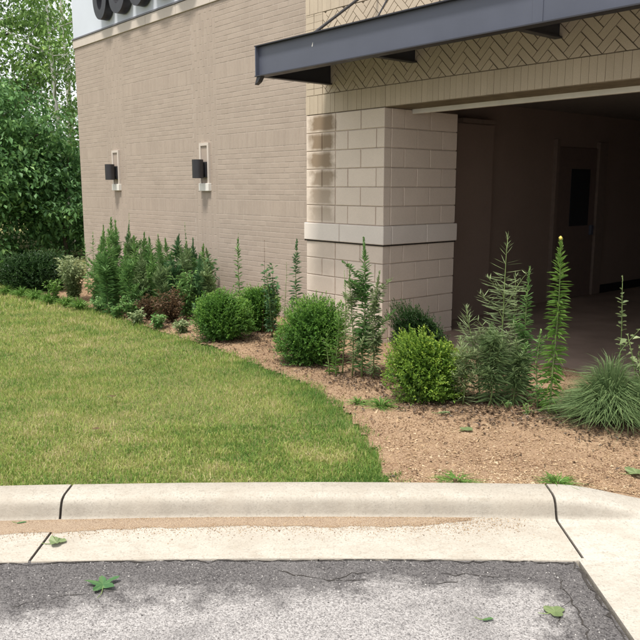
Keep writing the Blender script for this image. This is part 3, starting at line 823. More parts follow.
# ------------------------------------------------------------------ wall lamps on pale plates
def wall_lamp(a, label):
    t = thing('wall_lamp', label, 'wall lamp', (*facw(a, WD - .013), 1.99), ROT, 'wall lamps on the brick wall')
    # pale surround with a grey inset
    s = MB()
    for (x0, x1, z0, z1) in ((-.125, -.085, -.16, .405), (.085, .125, -.16, .405), (-.0848, .0848, .365, .405)): s.box(x0, x1, -.022, .02, z0, z1)
    s.build('surround', M['coping'], t)
    MB().box(-.0845, .0845, -.006, .02, -.16, .364).build('inset_panel', M['wall_brick'], t)
    MB().box(-.13, .13, -.04, .02, -.27, -.161).build('sill', M['white_paint'], t, bevel=.004)
    MB().box(-.065, .065, -.035, -.007, -.08, .14).build('back_plate', M['black'], t, bevel=.004)
    MB().box(-.03, .03, -.06, -.0355, -.03, .08).build('arm', M['black'], t)
    sh = MB()
    ring = lambda r, z: [(r * math.cos(q), -.125 + r * math.sin(q), z) for q in np.linspace(0, 2 * math.pi, 25)[:-1]]
    A, B_, Ci, Di = ring(.080, -.09), ring(.080, .17), ring(.073, .17), ring(.073, -.09)
    for k_ in range(24):
        j = (k_ + 1) % 24
        sh.poly([A[k_], A[j], B_[j], B_[k_]]); sh.poly([B_[k_], B_[j], Ci[j], Ci[k_]]); sh.poly([Ci[k_], Ci[j], Di[j], Di[k_]]); sh.poly([Di[k_], Di[j], A[j], A[k_]])
    sh.build('shade', M['black'], t, smooth=False)
    MB().tube([(0, -.125, -.03), (0, -.125, .05)], .0725, 20).build('reflector', M['white_paint'], t)
    return t
wall_lamp(-3.79, 'black cylinder wall lamp on the brick wall, nearer the canopy')
wall_lamp(-6.63, 'black cylinder wall lamp on the brick wall, nearer the trees')

# ------------------------------------------------------------------ black letters on the fascia (only their feet show)
sign = thing('wall_sign', 'row of black raised sign letters on the white fascia', 'sign', (*facw(0, WD - .006), 0), ROT)
def letter(a0, a1, kind, z0=4.50, hgt=.74, wd=.15):
    b = MB(); cx = (a0 + a1) / 2; rx = (a1 - a0) / 2; m = 40
    zc = z0 + (hgt / 2 if kind == 'o' else rx * 1.05); rz_ = hgt / 2 if kind == 'o' else rx * 1.05
    if kind == 'o': angs = np.linspace(0, 2 * math.pi, m + 1)
    else: angs = np.linspace(math.pi, 2 * math.pi, m + 1)
    out = [(cx + rx * math.cos(q), zc + rz_ * math.sin(q)) for q in angs]; inn = [(cx + (rx - wd) * math.cos(q), zc + (rz_ - wd) * math.sin(q)) for q in angs]
    if kind != 'o':
        out = [(a0, z0 + hgt)] + out + [(a1, z0 + hgt)]; inn = [(a0 + wd, z0 + hgt)] + inn + [(a1 - wd, z0 + hgt)]
    y0, y1 = -.16, -.02
    for i in range(len(out) - 1):
        o0, o1, i0, i1 = out[i], out[i + 1], inn[i], inn[i + 1]
        P3 = lambda p, y: (p[0], y, p[1])
        b.poly([P3(o0, y0), P3(o1, y0), P3(i1, y0), P3(i0, y0)]); b.poly([P3(o0, y1), P3(i0, y1), P3(i1, y1), P3(o1, y1)])
        b.poly([P3(o0, y0), P3(o0, y1), P3(o1, y1), P3(o1, y0)]); b.poly([P3(i0, y0), P3(i1, y0), P3(i1, y1), P3(i0, y1)])
    if kind != 'o':
        for e in (0, -1): b.poly([(out[e][0], y0, out[e][1]), (inn[e][0], y0, inn[e][1]), (inn[e][0], y1, inn[e][1]), (out[e][0], y1, out[e][1])])
    b.build('letter', M['letter'], sign, fixn=True)
for a0, a1, kd in ((-6.93, -6.42, 'o'), (-6.33, -5.78, 'u'), (-5.68, -5.10, 'o'), (-5.00, -4.48, 'u'), (-4.38, -3.80, 'o')): letter(a0, a1, kd)

# ------------------------------------------------------------------ plants
def unit(v): return v / (np.linalg.norm(v, axis=-1, keepdims=True) + 1e-9)
def leaves(B, D, L, W, attr, droop=0.0, fold=.25, kind='oval'):
    """B bases (n,3), D directions, L lengths, W widths -> V, T, A"""
    n = len(B); D = unit(D); up = np.array([0, 0, 1.0])
    S = np.cross(D, up[None] + rng.normal(0, .25, (n, 3))); S = unit(S); Nn = unit(np.cross(S, D))
    L = np.broadcast_to(L, n)[:, None]; W = np.broadcast_to(W, n)[:, None]; dr = np.broadcast_to(droop, n)[:, None]
    g = np.array([0, 0, -1.0])[None]
    if kind == 'oval':
        mid = B + D * L * .5 + g * dr * L * .15
        tip = B + D * L * (1 - .15 * np.abs(dr)) + g * dr * L * .6
        V = np.stack([B, mid - S * W / 2 + Nn * W * fold, mid + S * W / 2 + Nn * W * fold, tip], 1)
        T = np.array([[0, 3, 1], [0, 2, 3]])
    else:                                         # lance-shaped, three joints
        p1 = B + D * L * .3 + g * dr * L * .05
        p2 = B + D * L * .68 + g * dr * L * .30
        tip = B + D * L * (1 - .12 * np.abs(dr)) + g * dr * L * .72
        V = np.stack([B, p1 - S * W / 2 + Nn * W * fold, p1 + S * W / 2 + Nn * W * fold, p2 - S * W * .38 + Nn * W * fold, p2 + S * W * .38 + Nn * W * fold, tip], 1)
        T = np.array([[0, 3, 1], [0, 5, 3], [0, 4, 5], [0, 2, 4]])
    m = V.shape[1]
    return V.reshape(-1, 3), (T[None] + m * np.arange(n)[:, None, None]).reshape(-1, 3), np.repeat(np.clip(attr, 0, 1), len(T))
def join(parts):
    Vs, Ts, As = [], [], []; off = 0
    for V, T, A in parts: Vs.append(V); Ts.append(T + off); As.append(A); off += len(V)
    return np.concatenate(Vs), np.concatenate(Ts), np.concatenate(As)
def root_at(px, py, name, label, cat, group=None, dz=-.005):
    P = ground(px, py, .10); z = float(bz(P[0], P[1])) + dz
    return thing(name, label, cat, (P[0], P[1], z), 0, group), np.array([P[0], P[1], z])

def sph(n):
    v = rng.normal(size=(n, 3)); return unit(v)
def boxwood(px, py, hw, ytop, label, mat='lf_box', sprigs=1300, leaf=.021, bright=0.0, name='boxwood_shrub', cat='shrub', group='clipped shrubs in the bed', rag=.22, tipmat=None, squash=1.0):
    t, P = root_at(px, py, name, label, cat, group)
    rx = size_at(P, hw); h = height_at(P, ytop); rz_ = h / 2
    seed = random.randint(0, 999)
    D = sph(sprigs); D = D[D[:, 2] > -.86]
    lump = 1 + rag * 2.6 * (fbm(D[:, 0] * 1.6 + 5 + D[:, 2] * 1.3, D[:, 1] * 1.6 + 9 - D[:, 2], seed, 3) - .5) + rng.normal(0, rag * .38, len(D)) + np.where(rng.random(len(D)) < .05, rag * .9, 0)
    rad = np.array([rx, rx * .92, rz_])
    low = D[:, 2] < 0
    pw = (np.abs(D) ** 2.6).sum(-1) ** (1 / 2.6)
    sur = D / pw[:, None] * rad * lump[:, None]
    sur[:, :2] *= np.where(low, 1 - .30 * D[:, 2] ** 2, 1)[:, None]
    parts = []
    out = unit(D * np.array([1, 1, .9]) + np.array([0, 0, .55]) + rng.normal(0, .28, D.shape))
    ln = leaf * 3.0
    tone = .27 + bright + .16 * D[:, 2] + .5 * (fbm(D[:, 0] * 3 + 2, D[:, 2] * 3 + D[:, 1] * 2 + 4, seed + 3, 3) - .5)  # upper leaves lighter, lower darker: underside shade put into the leaf colour
    for s_ in range(9):                           # paired leaves up each sprig
        f = s_ / 8
        B = sur - out * ln * (1 - f) + np.array([0, 0, rz_])
        q = unit(out * (.35 + .8 * f) + .85 * unit(np.cross(out, rng.normal(size=out.shape))))
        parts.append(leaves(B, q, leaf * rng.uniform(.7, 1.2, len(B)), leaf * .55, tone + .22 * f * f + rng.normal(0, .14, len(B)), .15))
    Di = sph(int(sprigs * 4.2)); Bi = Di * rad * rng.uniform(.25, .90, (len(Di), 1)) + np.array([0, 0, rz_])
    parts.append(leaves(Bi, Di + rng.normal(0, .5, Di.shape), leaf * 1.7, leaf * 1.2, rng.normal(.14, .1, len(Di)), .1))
    V, T, A = join(parts)
    V[:, 0] += random.uniform(-.18, .18) * (V[:, 2] - rz_) + .06 * rx * np.sin(V[:, 2] * 9 / rz_ * .35 + seed); V[:, 2] *= 1 + random.uniform(-.14, .14) * V[:, 0] / rx
    V[:, 2] = np.maximum(V[:, 2] * squash, .012)
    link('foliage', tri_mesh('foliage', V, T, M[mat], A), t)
    st = MB()
    for k_ in range(9):
        e = sph(1)[0]; e = np.array([e[0] * rx * .45, e[1] * rx * .45, rz_ * (.7 + .4 * random.random())])
        st.tube([(0, 0, -.02), tuple(e * [.35, .35, .4]), tuple(e)], [.012, .008, .003], 5)
    st.build('stems', M['dry_stem'], t)
    return t

def weed(px, py, ytop, label, mat='lf_weed', n=90, leaf=.085, wid=.012, droop=.5, rise=.45, lean=(0, 0), base_bare=.05, taper=.55, group=None, name='tall_weed', branches=0, stem_r=.006, stem_mat='stem', tipbright=.25, jitter=.0, curl=0, blob=0, hw_env=None):
    t, P = root_at(px, py, name, label, 'weed', group)
    h = height_at(P, ytop)
    lx, ly = lean
    def stem_pt(f, org=np.zeros(3), hh=h, l=(lx, ly)):
        f = np.asarray(f)[..., None]
        return org + np.concatenate([l[0] * f ** 1.6 + .012 * np.sin(f * 5 + px), l[1] * f ** 1.6, hh * f], -1)
    stm = MB(); fs_ = np.linspace(0, 1, 9)
    stm.tube([tuple(p) for p in stem_pt(fs_)], list(stem_r * (1.15 - .9 * fs_)), 6)
    parts = []
    def clothe(org, hh, l, n, lf, b0):
        f = np.sort(b0 + (1 - b0) * rng.random(n) ** .9)
        B = stem_pt(f, org, hh, l)
        az = np.arange(n) * 2.39996 + rng.normal(0, .3, n)
        el = rise + .9 * np.clip((f - .75) / .25, 0, 1) - .25 * (1 - f) + rng.normal(0, .16, n)
        D = np.stack([np.cos(az) * np.cos(el), np.sin(az) * np.cos(el), np.sin(el)], -1)
        L = lf * (taper + (1 - taper) * (1 - np.abs(f - .35) / .65)) * np.where(f > .85, .75 - 2.0 * (f - .85), 1) * rng.uniform(.75, 1.25, n)
        A = .30 + tipbright * f + .15 * rng.normal(size=n) + .12 * (px % 3 - 1)
        dr = droop * (1.15 - f) * rng.uniform(.6, 1.4, n)
        parts.append(leaves(B, D, np.maximum(L, .012), wid * rng.uniform(.7, 1.3, n), A, dr, .2, 'lance'))
    clothe(np.zeros(3), h, (lx, ly), n, leaf, base_bare)
    for b_ in range(branches):
        f0 = random.uniform(.12, .72); az = random.random() * 6.28; bl = h * random.uniform(.18, .36) * (1.1 - f0 * .6)
        org = stem_pt(np.array([f0]))[0]; l = (math.cos(az) * bl * .75, math.sin(az) * bl * .75)
        stm.tube([tuple(p) for p in stem_pt(np.linspace(0, 1, 6), org, bl, l)], list(stem_r * .55 * (1.1 - .9 * np.linspace(0, 1, 6))), 5)
        clothe(org, bl, l, max(14, int(n * .28)), leaf * .75, .1)
    V, T, A = join(parts); V[:, 2] = np.maximum(V[:, 2], .006)
    stm.build('stem', M[stem_mat], t, smooth=True)
    link('foliage', tri_mesh('foliage', V, T, M[mat], A), t)
    return t

def bud(t, h, m_):
    b = MB(); b.tube([(0, 0, h - .012), (0, 0, h + .004), (0, 0, h + .016)], [.006, .014, .003], 8); b.build('flower_bud', m_, t, smooth=True)
def tuft(px, py, hw, ytop, label, mat='lf_weed', n=420, wid=.006, group=None, name='grass_tuft', cat='grass tuft', spread=1.0, stiff=.55):
    """arching blades from one crown"""
    t, P = root_at(px, py, name, label, cat, group)
    rx = size_at(P, hw); h = height_at(P, ytop)
    az = rng.random(n) * 6.283; rr = rng.random(n) ** .6
    B = np.stack([np.cos(az) * rr * rx * .25, np.sin(az) * rr * rx * .25, np.zeros(n)], -1)
    reach = rx * (.25 + .85 * rr * spread) * rng.uniform(.6, 1.15, n); hh = h * (1.05 - stiff * rr) * rng.uniform(.6, 1.1, n)
    dirs = np.stack([np.cos(az), np.sin(az), np.zeros(n)], -1)
    S = np.stack([-np.sin(az), np.cos(az), np.zeros(n)], -1) + rng.normal(0, .35, (n, 3)); S = unit(S)
    W = wid * rng.uniform(.6, 1.3, n)[:, None]
    sidew = np.stack([-np.sin(az), np.cos(az), np.zeros(n)], -1) * rng.normal(0, .45, (n, 1))
    rows_ = []
    for f, wf in ((0, .7), (.35, 1), (.7, .8), (1.0, .08)):
        c = B + dirs * (reach * f ** 1.5)[:, None] + sidew * (reach * f ** 2.2)[:, None]; c[:, 2] = hh * (1 - (1 - f) ** 1.9) - .45 * hh * rr * f ** 3
        rows_ += [c - S * W * wf / 2, c + S * W * wf / 2]
    V = np.stack(rows_, 1).reshape(-1, 3); V[:, 2] = np.maximum(V[:, 2], .002)
    T = np.array([[0, 1, 3], [0, 3, 2], [2, 3, 5], [2, 5, 4], [4, 5, 7], [4, 7, 6]])
    TT = (T[None] + 8 * np.arange(n)[:, None, None]).reshape(-1, 3)
    A = np.repeat(np.clip(rng.normal(.42, .2, n), 0, 1), 6)
    link('blades', tri_mesh('blades', V, TT, M[mat], A), t)
    c_ = MB(); c_.tube([(0, 0, -.03), (0, 0, .02)], [max(.004, rx * .12), max(.003, rx * .09)], 7); c_.build('crown', M['dry_stem'], t)
    return t

def leafy(px, py, hw, ytop, label, mat='lf_weed', n=260, leaf=.05, wid=.028, group=None, name='leafy_weed', cat='weed', stems=7, stem_mat='stem', droop=.4):
    """several thin stems carrying broad leaves"""
    t, P = root_at(px, py, name, label, cat, group)
    rx = size_at(P, hw); h = height_at(P, ytop); st = MB(); parts = []
    for k_ in range(stems):
        az = 6.283 * k_ / stems + random.uniform(-.4, .4); r_ = rx * random.uniform(.25, .85); hh = h * random.uniform(.62, 1.0) * (1 if k_ else 1.0)
        if k_ == 0: r_ *= .2; hh = h
        f = np.linspace(0, 1, 6); pts = np.stack([math.cos(az) * r_ * f ** 1.3, math.sin(az) * r_ * f ** 1.3, hh * f], -1)
        st.tube([tuple(p) for p in pts], list(.005 * (1.1 - .8 * f)), 5)
        m = max(4, n // stems); ff = .12 + .88 * rng.random(m)
        B = np.stack([np.cos(az) * r_ * ff ** 1.3, np.sin(az) * r_ * ff ** 1.3, hh * ff], -1)
        a2 = rng.random(m) * 6.283; el = rng.normal(.35, .35, m)
        D = np.stack([np.cos(a2) * np.cos(el), np.sin(a2) * np.cos(el), np.sin(el)], -1)
        B = B + D * (rx * .18) * rng.random((m, 1))
        parts.append(leaves(B, D, leaf * rng.uniform(.6, 1.25, m), wid * rng.uniform(.7, 1.2, m), .2 + .35 * ff + rng.normal(0, .16, m), droop))
    V, T, A = join(parts); V[:, 2] = np.maximum(V[:, 2], .004)
    st.build('stems', M[stem_mat], t, smooth=True)
    link('foliage', tri_mesh('foliage', V, T, M[mat], A), t)
    return t

# --- clipped shrubs
boxwood(223, 341, 27, 293, 'round clipped green shrub by the lawn edge, farthest from the pier', sprigs=1500, leaf=.022)
boxwood(258, 331, 21, 287, 'looser green shrub half hidden behind the round clipped one', 'lf_box', sprigs=800, leaf=.026, rag=.16)
boxwood(313, 362, 31, 301, 'large round clipped green shrub in front of the pier', sprigs=1900, leaf=.021, rag=.2)
boxwood(418, 366, 27, 311, 'dark green rounded shrub against the jamb of the pier', 'lf_box_dark', sprigs=1200, leaf=.019)
boxwood(428, 400, 34, 338, 'yellow green shrub with bright new tips beside wispy weeds', 'lf_box_bright', sprigs=1500, leaf=.022, bright=.05, rag=.27)

# --- dense stand of tall weeds against the long wall
g1 = 'dense stand of tall weeds by the brick wall'
lab = 'tall leafy green weed in the dense stand against the brick wall'
ORD = ['first', 'second', 'third', 'fourth', 'fifth', 'sixth', 'seventh', 'eighth', 'ninth', 'tenth', 'eleventh', 'twelfth', 'thirteenth', 'fourteenth', 'fifteenth', 'sixteenth', 'seventeenth', 'eighteenth', 'nineteenth', 'twentieth', 'twenty-first', 'twenty-second']
STAND = [(104, 306, 226, 1), (112, 304, 219, 1), (121, 308, 222, 1), (128, 303, 226, 1), (136, 305, 231, 1), (116, 313, 240, 1.1), (127, 314, 246, 1.1), (145, 304, 234, 1), (153, 306, 238, 1), (161, 304, 236, 1), (169, 306, 240, 1), (177, 305, 236, 1), (195, 307, 240, 1), (203, 309, 245, 1), (211, 311, 250, 1), (142, 314, 252, 1.1), (158, 315, 250, 1.1), (174, 316, 256, 1.1), (186, 315, 248, 1.1), (199, 317, 258, 1.1), (108, 315, 250, 1.1), (150, 300, 240, 1), (184, 303, 243, 1), (206, 306, 254, 1), (100, 309, 238, 1), (140, 308, 237, 1), (165, 310, 244, 1), (190, 310, 246, 1), (133, 317, 256, 1.1), (166, 318, 262, 1.1), (212, 318, 264, 1.1)]
back_x = sorted(q[0] for q in STAND if q[1] < 312); front_x = sorted(q[0] for q in STAND if q[1] >= 312)
for i, (x, y, top, lw_) in enumerate(STAND):
    lab = ('tall leafy weed, %s from the trees in the back row of the dense stand' % ORD[back_x.index(x)]) if y < 312 else ('shorter leafy weed, %s from the trees in the front row of the dense stand' % ORD[front_x.index(x)])
    weed(x, y, top, lab, random.choice(['lf_weed', 'lf_weed', 'lf_weed', 'lf_mound', 'lf_weed_dark']), n=250, leaf=random.uniform(.11, .15) * lw_, wid=.0145, droop=random.uniform(.3, .7), rise=random.uniform(.45, .95), taper=.75, lean=(random.uniform(-.09, .09), random.uniform(-.10, .05)), group=g1, branches=6)
weed(133, 303, 213, 'slim brown tipped weed standing above the dense stand, nearer the trees', 'lf_weed_dark', n=60, leaf=.06, wid=.012, group='weeds poking above the stand', rise=.9)
weed(188, 305, 223, 'slim weed spike standing above the dense stand, nearer the pier', 'lf_weed_dark', n=60, leaf=.06, wid=.012, group='weeds poking above the stand', rise=.9)
weed(96, 297, 232, 'slender weed at the building corner, right of a shorter one', 'lf_weed', n=60, leaf=.10, wid=.014, group='weeds at the building corner')
weed(88, 295, 240, 'short slender weed at the building corner, closest to the trees', 'lf_weed', n=60, leaf=.10, wid=.014, group='weeds at the building corner')
leafy(172, 323, 24, 289, 'withered reddish brown bush at the foot of the tall weeds', 'lf_brown', n=1300, leaf=.045, wid=.022, name='withered_bush', cat='bush', stems=16, stem_mat='dry_stem')
leafy(149, 320, 16, 296, 'dull brown green bush left of the withered bush', 'lf_brown', n=700, leaf=.045, wid=.022, name='withered_bush', cat='bush', stems=10, stem_mat='dry_stem')
g2 = 'low weeds along the lawn edge'
for (x, y, hw, top, lb, mt) in [(118, 318, 13, 303, 'low weed at the lawn edge below the left end of the weed stand', 'lf_weed'), (138, 324, 12, 311, 'low weed at the lawn edge, third from the shrubs', 'lf_weed_grey'), (158, 329, 13, 315, 'low weed at the lawn edge, second from the shrubs', 'lf_weed'), (183, 333, 11, 321, 'low weed at the lawn edge next to the round shrub', 'lf_weed_grey'), (100, 312, 13, 297, 'low weed at the lawn edge nearest the pale shrub', 'lf_weed')]:
    leafy(x, y, hw, top, lb, mt, n=210, leaf=.06, wid=.034, group=g2, name='low_weed', stems=8)

# --- by the corner of the building, far left
leafy(74, 301, 24, 257, 'pale variegated shrub by the corner of the brick building', 'lf_pale', n=1500, leaf=.07, wid=.038, name='variegated_shrub', cat='shrub', stems=22)
boxwood(36, 290, 36, 253, 'spreading dark juniper mound under the trees', 'lf_box_dark', sprigs=1300, leaf=.035, rag=.2, name='juniper_shrub', group=None)
boxwood(8, 283, 22, 262, 'dull green low shrub at the left edge under the trees', 'lf_box', sprigs=700, leaf=.04, rag=.2, name='low_shrub', group=None)
leafy(56, 302, 13, 279, 'bright green leafy weed in front of the juniper', 'lf_bright', n=260, leaf=.06, wid=.03, stems=9)
leafy(98, 306, 14, 270, 'leafy green weed between the pale shrub and the dense stand', 'lf_weed', n=420, leaf=.07, wid=.03, stems=12)
leafy(131, 318, 15, 292, 'leafy weed at the foot of the dense stand', 'lf_weed', n=260, leaf=.06, wid=.03, stems=10)
leafy(203, 325, 13, 296, 'leafy weed between the dense stand and the round shrub', 'lf_weed_dark', n=260, leaf=.06, wid=.03, stems=9)
for (x, y, hw, top, lb, mt) in [(112, 312, 16, 262, 'tangled leafy weed in front of the stand, nearest the trees', 'lf_weed'), (146, 314, 17, 268, 'tangled leafy weed in front of the middle of the stand', 'lf_mound'), (187, 319, 16, 272, 'tangled leafy weed in front of the stand, nearest the round shrub', 'lf_weed'), (207, 314, 14, 256, 'ragged leafy weed at the end of the stand towards the pier', 'lf_weed_dark')]:
    leafy(x, y, hw, top, lb, mt, n=620, leaf=.085, wid=.024, stems=13, group='tangled weeds through the stand', droop=.6)
g3 = 'long fresh grass at the edge of the lawn'
for k_, (x, y) in enumerate([(8, 294), (22, 297), (36, 299), (48, 303), (66, 306), (80, 309)]):
    tuft(x, y, 12, y - 13, 'long fresh grass tuft at the far lawn edge, %s from the left' % ORD[k_], 'lf_bright', n=160, wid=.011, group=g3)

# --- weeds between the small shrubs and the pier
weed(240, 322, 233, 'lone upright weed on the brick wall behind the small shrubs', 'lf_weed', n=85, leaf=.10, wid=.020, rise=.75)
weed(297, 333, 240, 'dark upright weed in the corner of wall and pier', 'lf_weed_dark', n=110, leaf=.11, wid=.022, rise=.6)
leafy(272, 338, 20, 263, 'straggly dark leafy weed left of the dark upright one', 'lf_weed_dark', n=330, leaf=.07, wid=.034, stems=8)
weed(263, 334, 240, 'thin nearly bare stalk with brown tip against the brick wall', 'lf_brown', n=16, leaf=.04, wid=.01, stem_r=.004, stem_mat='dry_stem', lean=(.04, 0))
weed(286, 336, 262, 'thin pale weed stalk between the leafy and the dark upright weed', 'lf_weed_grey', n=45, leaf=.055, wid=.009, stem_r=.004)

# --- in front of the pier
weed(363, 378, 238, 'tallest weed in front of the pier, bright leafy tip', 'lf_weed', n=330, leaf=.10, wid=.015, droop=.4, rise=.5, branches=5, stem_r=.008)
weed(372, 380, 272, 'grey green weed hard beside the tallest weed at the pier', 'lf_weed_grey', n=260, leaf=.09, wid=.013, droop=.4, rise=.4, branches=7, lean=(.05, -.05))
weed(352, 377, 266, 'thin weed just left of the tallest weed at the pier', 'lf_weed_grey', n=220, leaf=.085, wid=.012, droop=.4, rise=.5, branches=6, lean=(-.02, -.05))
weed(344, 374, 271, 'slim pale weed spike left of the tall weeds at the pier', 'lf_weed_grey', n=75, leaf=.05, wid=.010, rise=.8)
weed(337, 377, 309, 'short fresh green weed against the large round shrub', 'lf_bright', n=90, leaf=.085, wid=.015, rise=.7, branches=1)
weed(328, 375, 330, 'shortest green weed at the foot of the large round shrub', 'lf_bright', n=50, leaf=.07, wid=.014, rise=.6)
weed(391, 384, 352, 'small ragged weed between the pier weeds and yellow green shrub', 'lf_weed', n=60, leaf=.06, wid=.013, droop=.8)

# --- in front of the dark opening
weed(496, 403, 237, 'tallest wispy weed with long curled leaves before the dark opening', 'lf_weed_grey', n=120, leaf=.19, wid=.0065, droop=-.35, rise=.10, branches=8, stem_r=.007, lean=(.05, 0), tipbright=.1)
weed(478, 404, 306, 'wispy weed leaning over the yellow green shrub', 'lf_weed_grey', n=140, leaf=.17, wid=.006, droop=-.3, rise=.15, branches=12, lean=(-.12, -.05), tipbright=.1)
weed(508, 400, 275, 'wispy weed right behind the tallest wispy one', 'lf_weed_grey', n=110, leaf=.16, wid=.006, droop=-.3, rise=.15, branches=9, lean=(.04, .05), tipbright=.1)
weed(464, 406, 338, 'low wispy weed at the foot of the yellow green shrub', 'lf_weed_grey', n=170, leaf=.14, wid=.006, droop=-.1, rise=.3, branches=12, lean=(-.05, -.05))
weed(490, 407, 325, 'bushy low weed under the tallest wispy one', 'lf_mound', n=260, leaf=.15, wid=.0065, droop=.3, rise=.3, branches=14)
weed(523, 404, 268, 'green weed between the wispy weeds and the lone spike', 'lf_weed', n=210, leaf=.095, wid=.010, droop=.5, rise=.55, branches=5)
weed(514, 407, 340, 'bushy low weed right of the wispy ones', 'lf_mound', n=220, leaf=.13, wid=.007, droop=.4, rise=.3, branches=11)
spike = weed(551, 416, 241, 'lone tall weed spike with leaves all the way up and yellow tip', 'lf_bright', n=340, leaf=.10, wid=.013, droop=.5, rise=.3, taper=.85, stem_r=.008)
bud(spike, max(v.co.z for v in spike.children[0].data.vertices), M['yellow'])
weed(536, 410, 330, 'small leafy weed left of the lone tall spike', 'lf_weed', n=80, leaf=.09, wid=.013, droop=.6, branches=2)
tuft(608, 422, 46, 352, 'broad mound of arching dark green grass by the opening', 'lf_mound', n=3400, wid=.0055, name='grass_mound', spread=1.25, stiff=.7)
tuft(640, 426, 30, 366, 'grass clump at the right edge beside the broad mound', 'lf_mound', n=1300, wid=.0055, name='grass_mound', spread=1.25, stiff=.7)
weed(615, 408, 276, 'sparse weed with small rounded leaves rising behind the grass mound', 'lf_weed_grey', n=55, leaf=.05, wid=.026, droop=.2, rise=.4, taper=.9, branches=1)
leafy(640, 420, 24, 330, 'broad leaved weed at the right edge of the bed', 'lf_weed_grey', n=170, leaf=.07, wid=.04, stems=8)

# --- tufts at the kerb and small growth on the bed
tuft(455, 482, 24, 474, 'flat grass tuft on the mulch behind the kerb', 'lf_bright', n=110, wid=.006, spread=1.3, stiff=.8)
tuft(557, 484, 22, 474, 'grass tuft growing at the kerb joint', 'lf_bright', n=130, wid=.006, spread=1.3, stiff=.7)
tuft(381, 408, 17, 394, 'low grass tuft in the mulch left of the yellow green shrub', 'lf_bright', n=130, wid=.007, spread=1.2, stiff=.7)
tuft(358, 404, 12, 394, 'low grass tuft at the lawn tip below the pier weeds', 'lf_bright', n=70, wid=.007, spread=1.2, stiff=.7)
leafy(418, 404, 11, 392, 'tiny seedling before the yellow green shrub', 'lf_weed', n=26, leaf=.03, wid=.016, stems=5, name='seedling')
leafy(507, 410, 9, 400, 'tiny seedling before the wispy weeds', 'lf_weed', n=22, leaf=.03, wid=.016, stems=5, name='seedling')
leafy(527, 417, 9, 404, 'tiny seedling left of the lone tall spike', 'lf_bright', n=22, leaf=.03, wid=.016, stems=5, name='seedling')
leafy(570, 420, 9, 408, 'tiny seedling right of the lone tall spike', 'lf_weed', n=22, leaf=.03, wid=.016, stems=5, name='seedling')

# --- dark leaf litter round the plants, its colour also standing in for shade
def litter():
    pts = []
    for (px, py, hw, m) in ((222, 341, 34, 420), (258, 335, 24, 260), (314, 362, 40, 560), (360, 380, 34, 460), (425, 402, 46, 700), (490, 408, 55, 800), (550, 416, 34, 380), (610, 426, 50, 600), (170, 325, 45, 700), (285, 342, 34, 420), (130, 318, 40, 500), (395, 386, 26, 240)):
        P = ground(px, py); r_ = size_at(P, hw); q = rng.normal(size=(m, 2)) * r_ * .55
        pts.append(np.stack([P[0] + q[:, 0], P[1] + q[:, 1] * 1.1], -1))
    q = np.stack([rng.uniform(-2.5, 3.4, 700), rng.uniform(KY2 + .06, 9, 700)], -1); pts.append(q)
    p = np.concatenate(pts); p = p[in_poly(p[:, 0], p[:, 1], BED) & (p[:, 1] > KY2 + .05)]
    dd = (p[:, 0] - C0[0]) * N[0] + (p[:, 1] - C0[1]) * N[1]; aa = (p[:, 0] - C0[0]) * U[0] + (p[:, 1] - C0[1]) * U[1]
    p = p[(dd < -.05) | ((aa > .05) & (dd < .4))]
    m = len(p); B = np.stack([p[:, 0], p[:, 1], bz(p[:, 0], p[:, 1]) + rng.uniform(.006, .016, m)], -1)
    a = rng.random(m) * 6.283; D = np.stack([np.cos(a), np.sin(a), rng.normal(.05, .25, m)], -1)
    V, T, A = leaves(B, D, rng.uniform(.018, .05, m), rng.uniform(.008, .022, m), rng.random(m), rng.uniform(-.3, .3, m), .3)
    return tri_mesh('shade_leaf_litter', V, T, M['litter'], A)
tag(link('shade_leaf_litter', litter()), kind='stuff', label='dry brown leaf litter darkening the shaded ground round the shrubs and weeds')

# --- fallen leaves
def fallen(px, py, size, label, mat, z=None, rz=0, lobes=5, on='bed', name='fallen_leaf', cup=.18):
    P = ground(px, py, .005 if on == 'road' else .10)
    zz = z if z is not None else (float(bz(P[0], P[1])) + .012)
    o = thing(name, label, 'leaf', (P[0], P[1], zz), rz)
    k_ = 30; V = [(0, 0, .004)]
    for q in range(k_):
        a = 2 * math.pi * q / k_
        r_ = size * (.52 + .40 * abs(math.cos(lobes * a / 2)) ** 1.5 + .06 * random.random()) * (1 if lobes > 2 else .75)
        if lobes == 5: r_ = size * (.36 + .64 * (abs(((lobes * a / (2 * math.pi)) % 1) - .5) * 2) ** 1.2) * random.uniform(.88, 1.08)
        V.append((r_ * math.cos(a), r_ * math.sin(a) * (1 if lobes > 2 else .55), .004 + cup * r_ * abs(math.sin(a)) * random.uniform(.6, 1.2)))
    F = np.array([(0, 1 + q, 1 + (q + 1) % k_) for q in range(k_)])
    link('blade', tri_mesh('blade', np.array(V), F, M[mat], rng.uniform(.2, .8, k_)), o)
    MB().tube([(-size * .2, 0, .003), (-size * .9, .01, .004), (-size * 1.35, .03, .006)], [.0022, .002, .0014], 5).build('stalk', M['stem'], o)
    return o
fallen(103, 585, .085, 'large lobed green leaf lying on the asphalt', 'lf_fallen', .004, 1.9, 5, 'road', cup=.3)
fallen(555, 612, .052, 'dull green leaf on the asphalt near the slab', 'lf_fallen_pale', .004, .6, 3, 'road')
fallen(488, 620, .035, 'small narrow leaf on the asphalt, left of the dull green leaf', 'lf_fallen', .004, .3, 2, 'road')
fallen(57, 545, .050, 'crumpled yellow green leaf at the left joint of the gutter', 'lf_fallen_pale', .013, .5, 3, 'road', cup=.5)
fallen(22, 526, .034, 'small narrow green leaf on the gutter sediment', 'lf_fallen', .020, .4, 2, 'road')
fallen(637, 467, .075, 'pale green leaf on the mulch at the right edge', 'lf_fallen_pale', None, .3, 3, cup=.4)
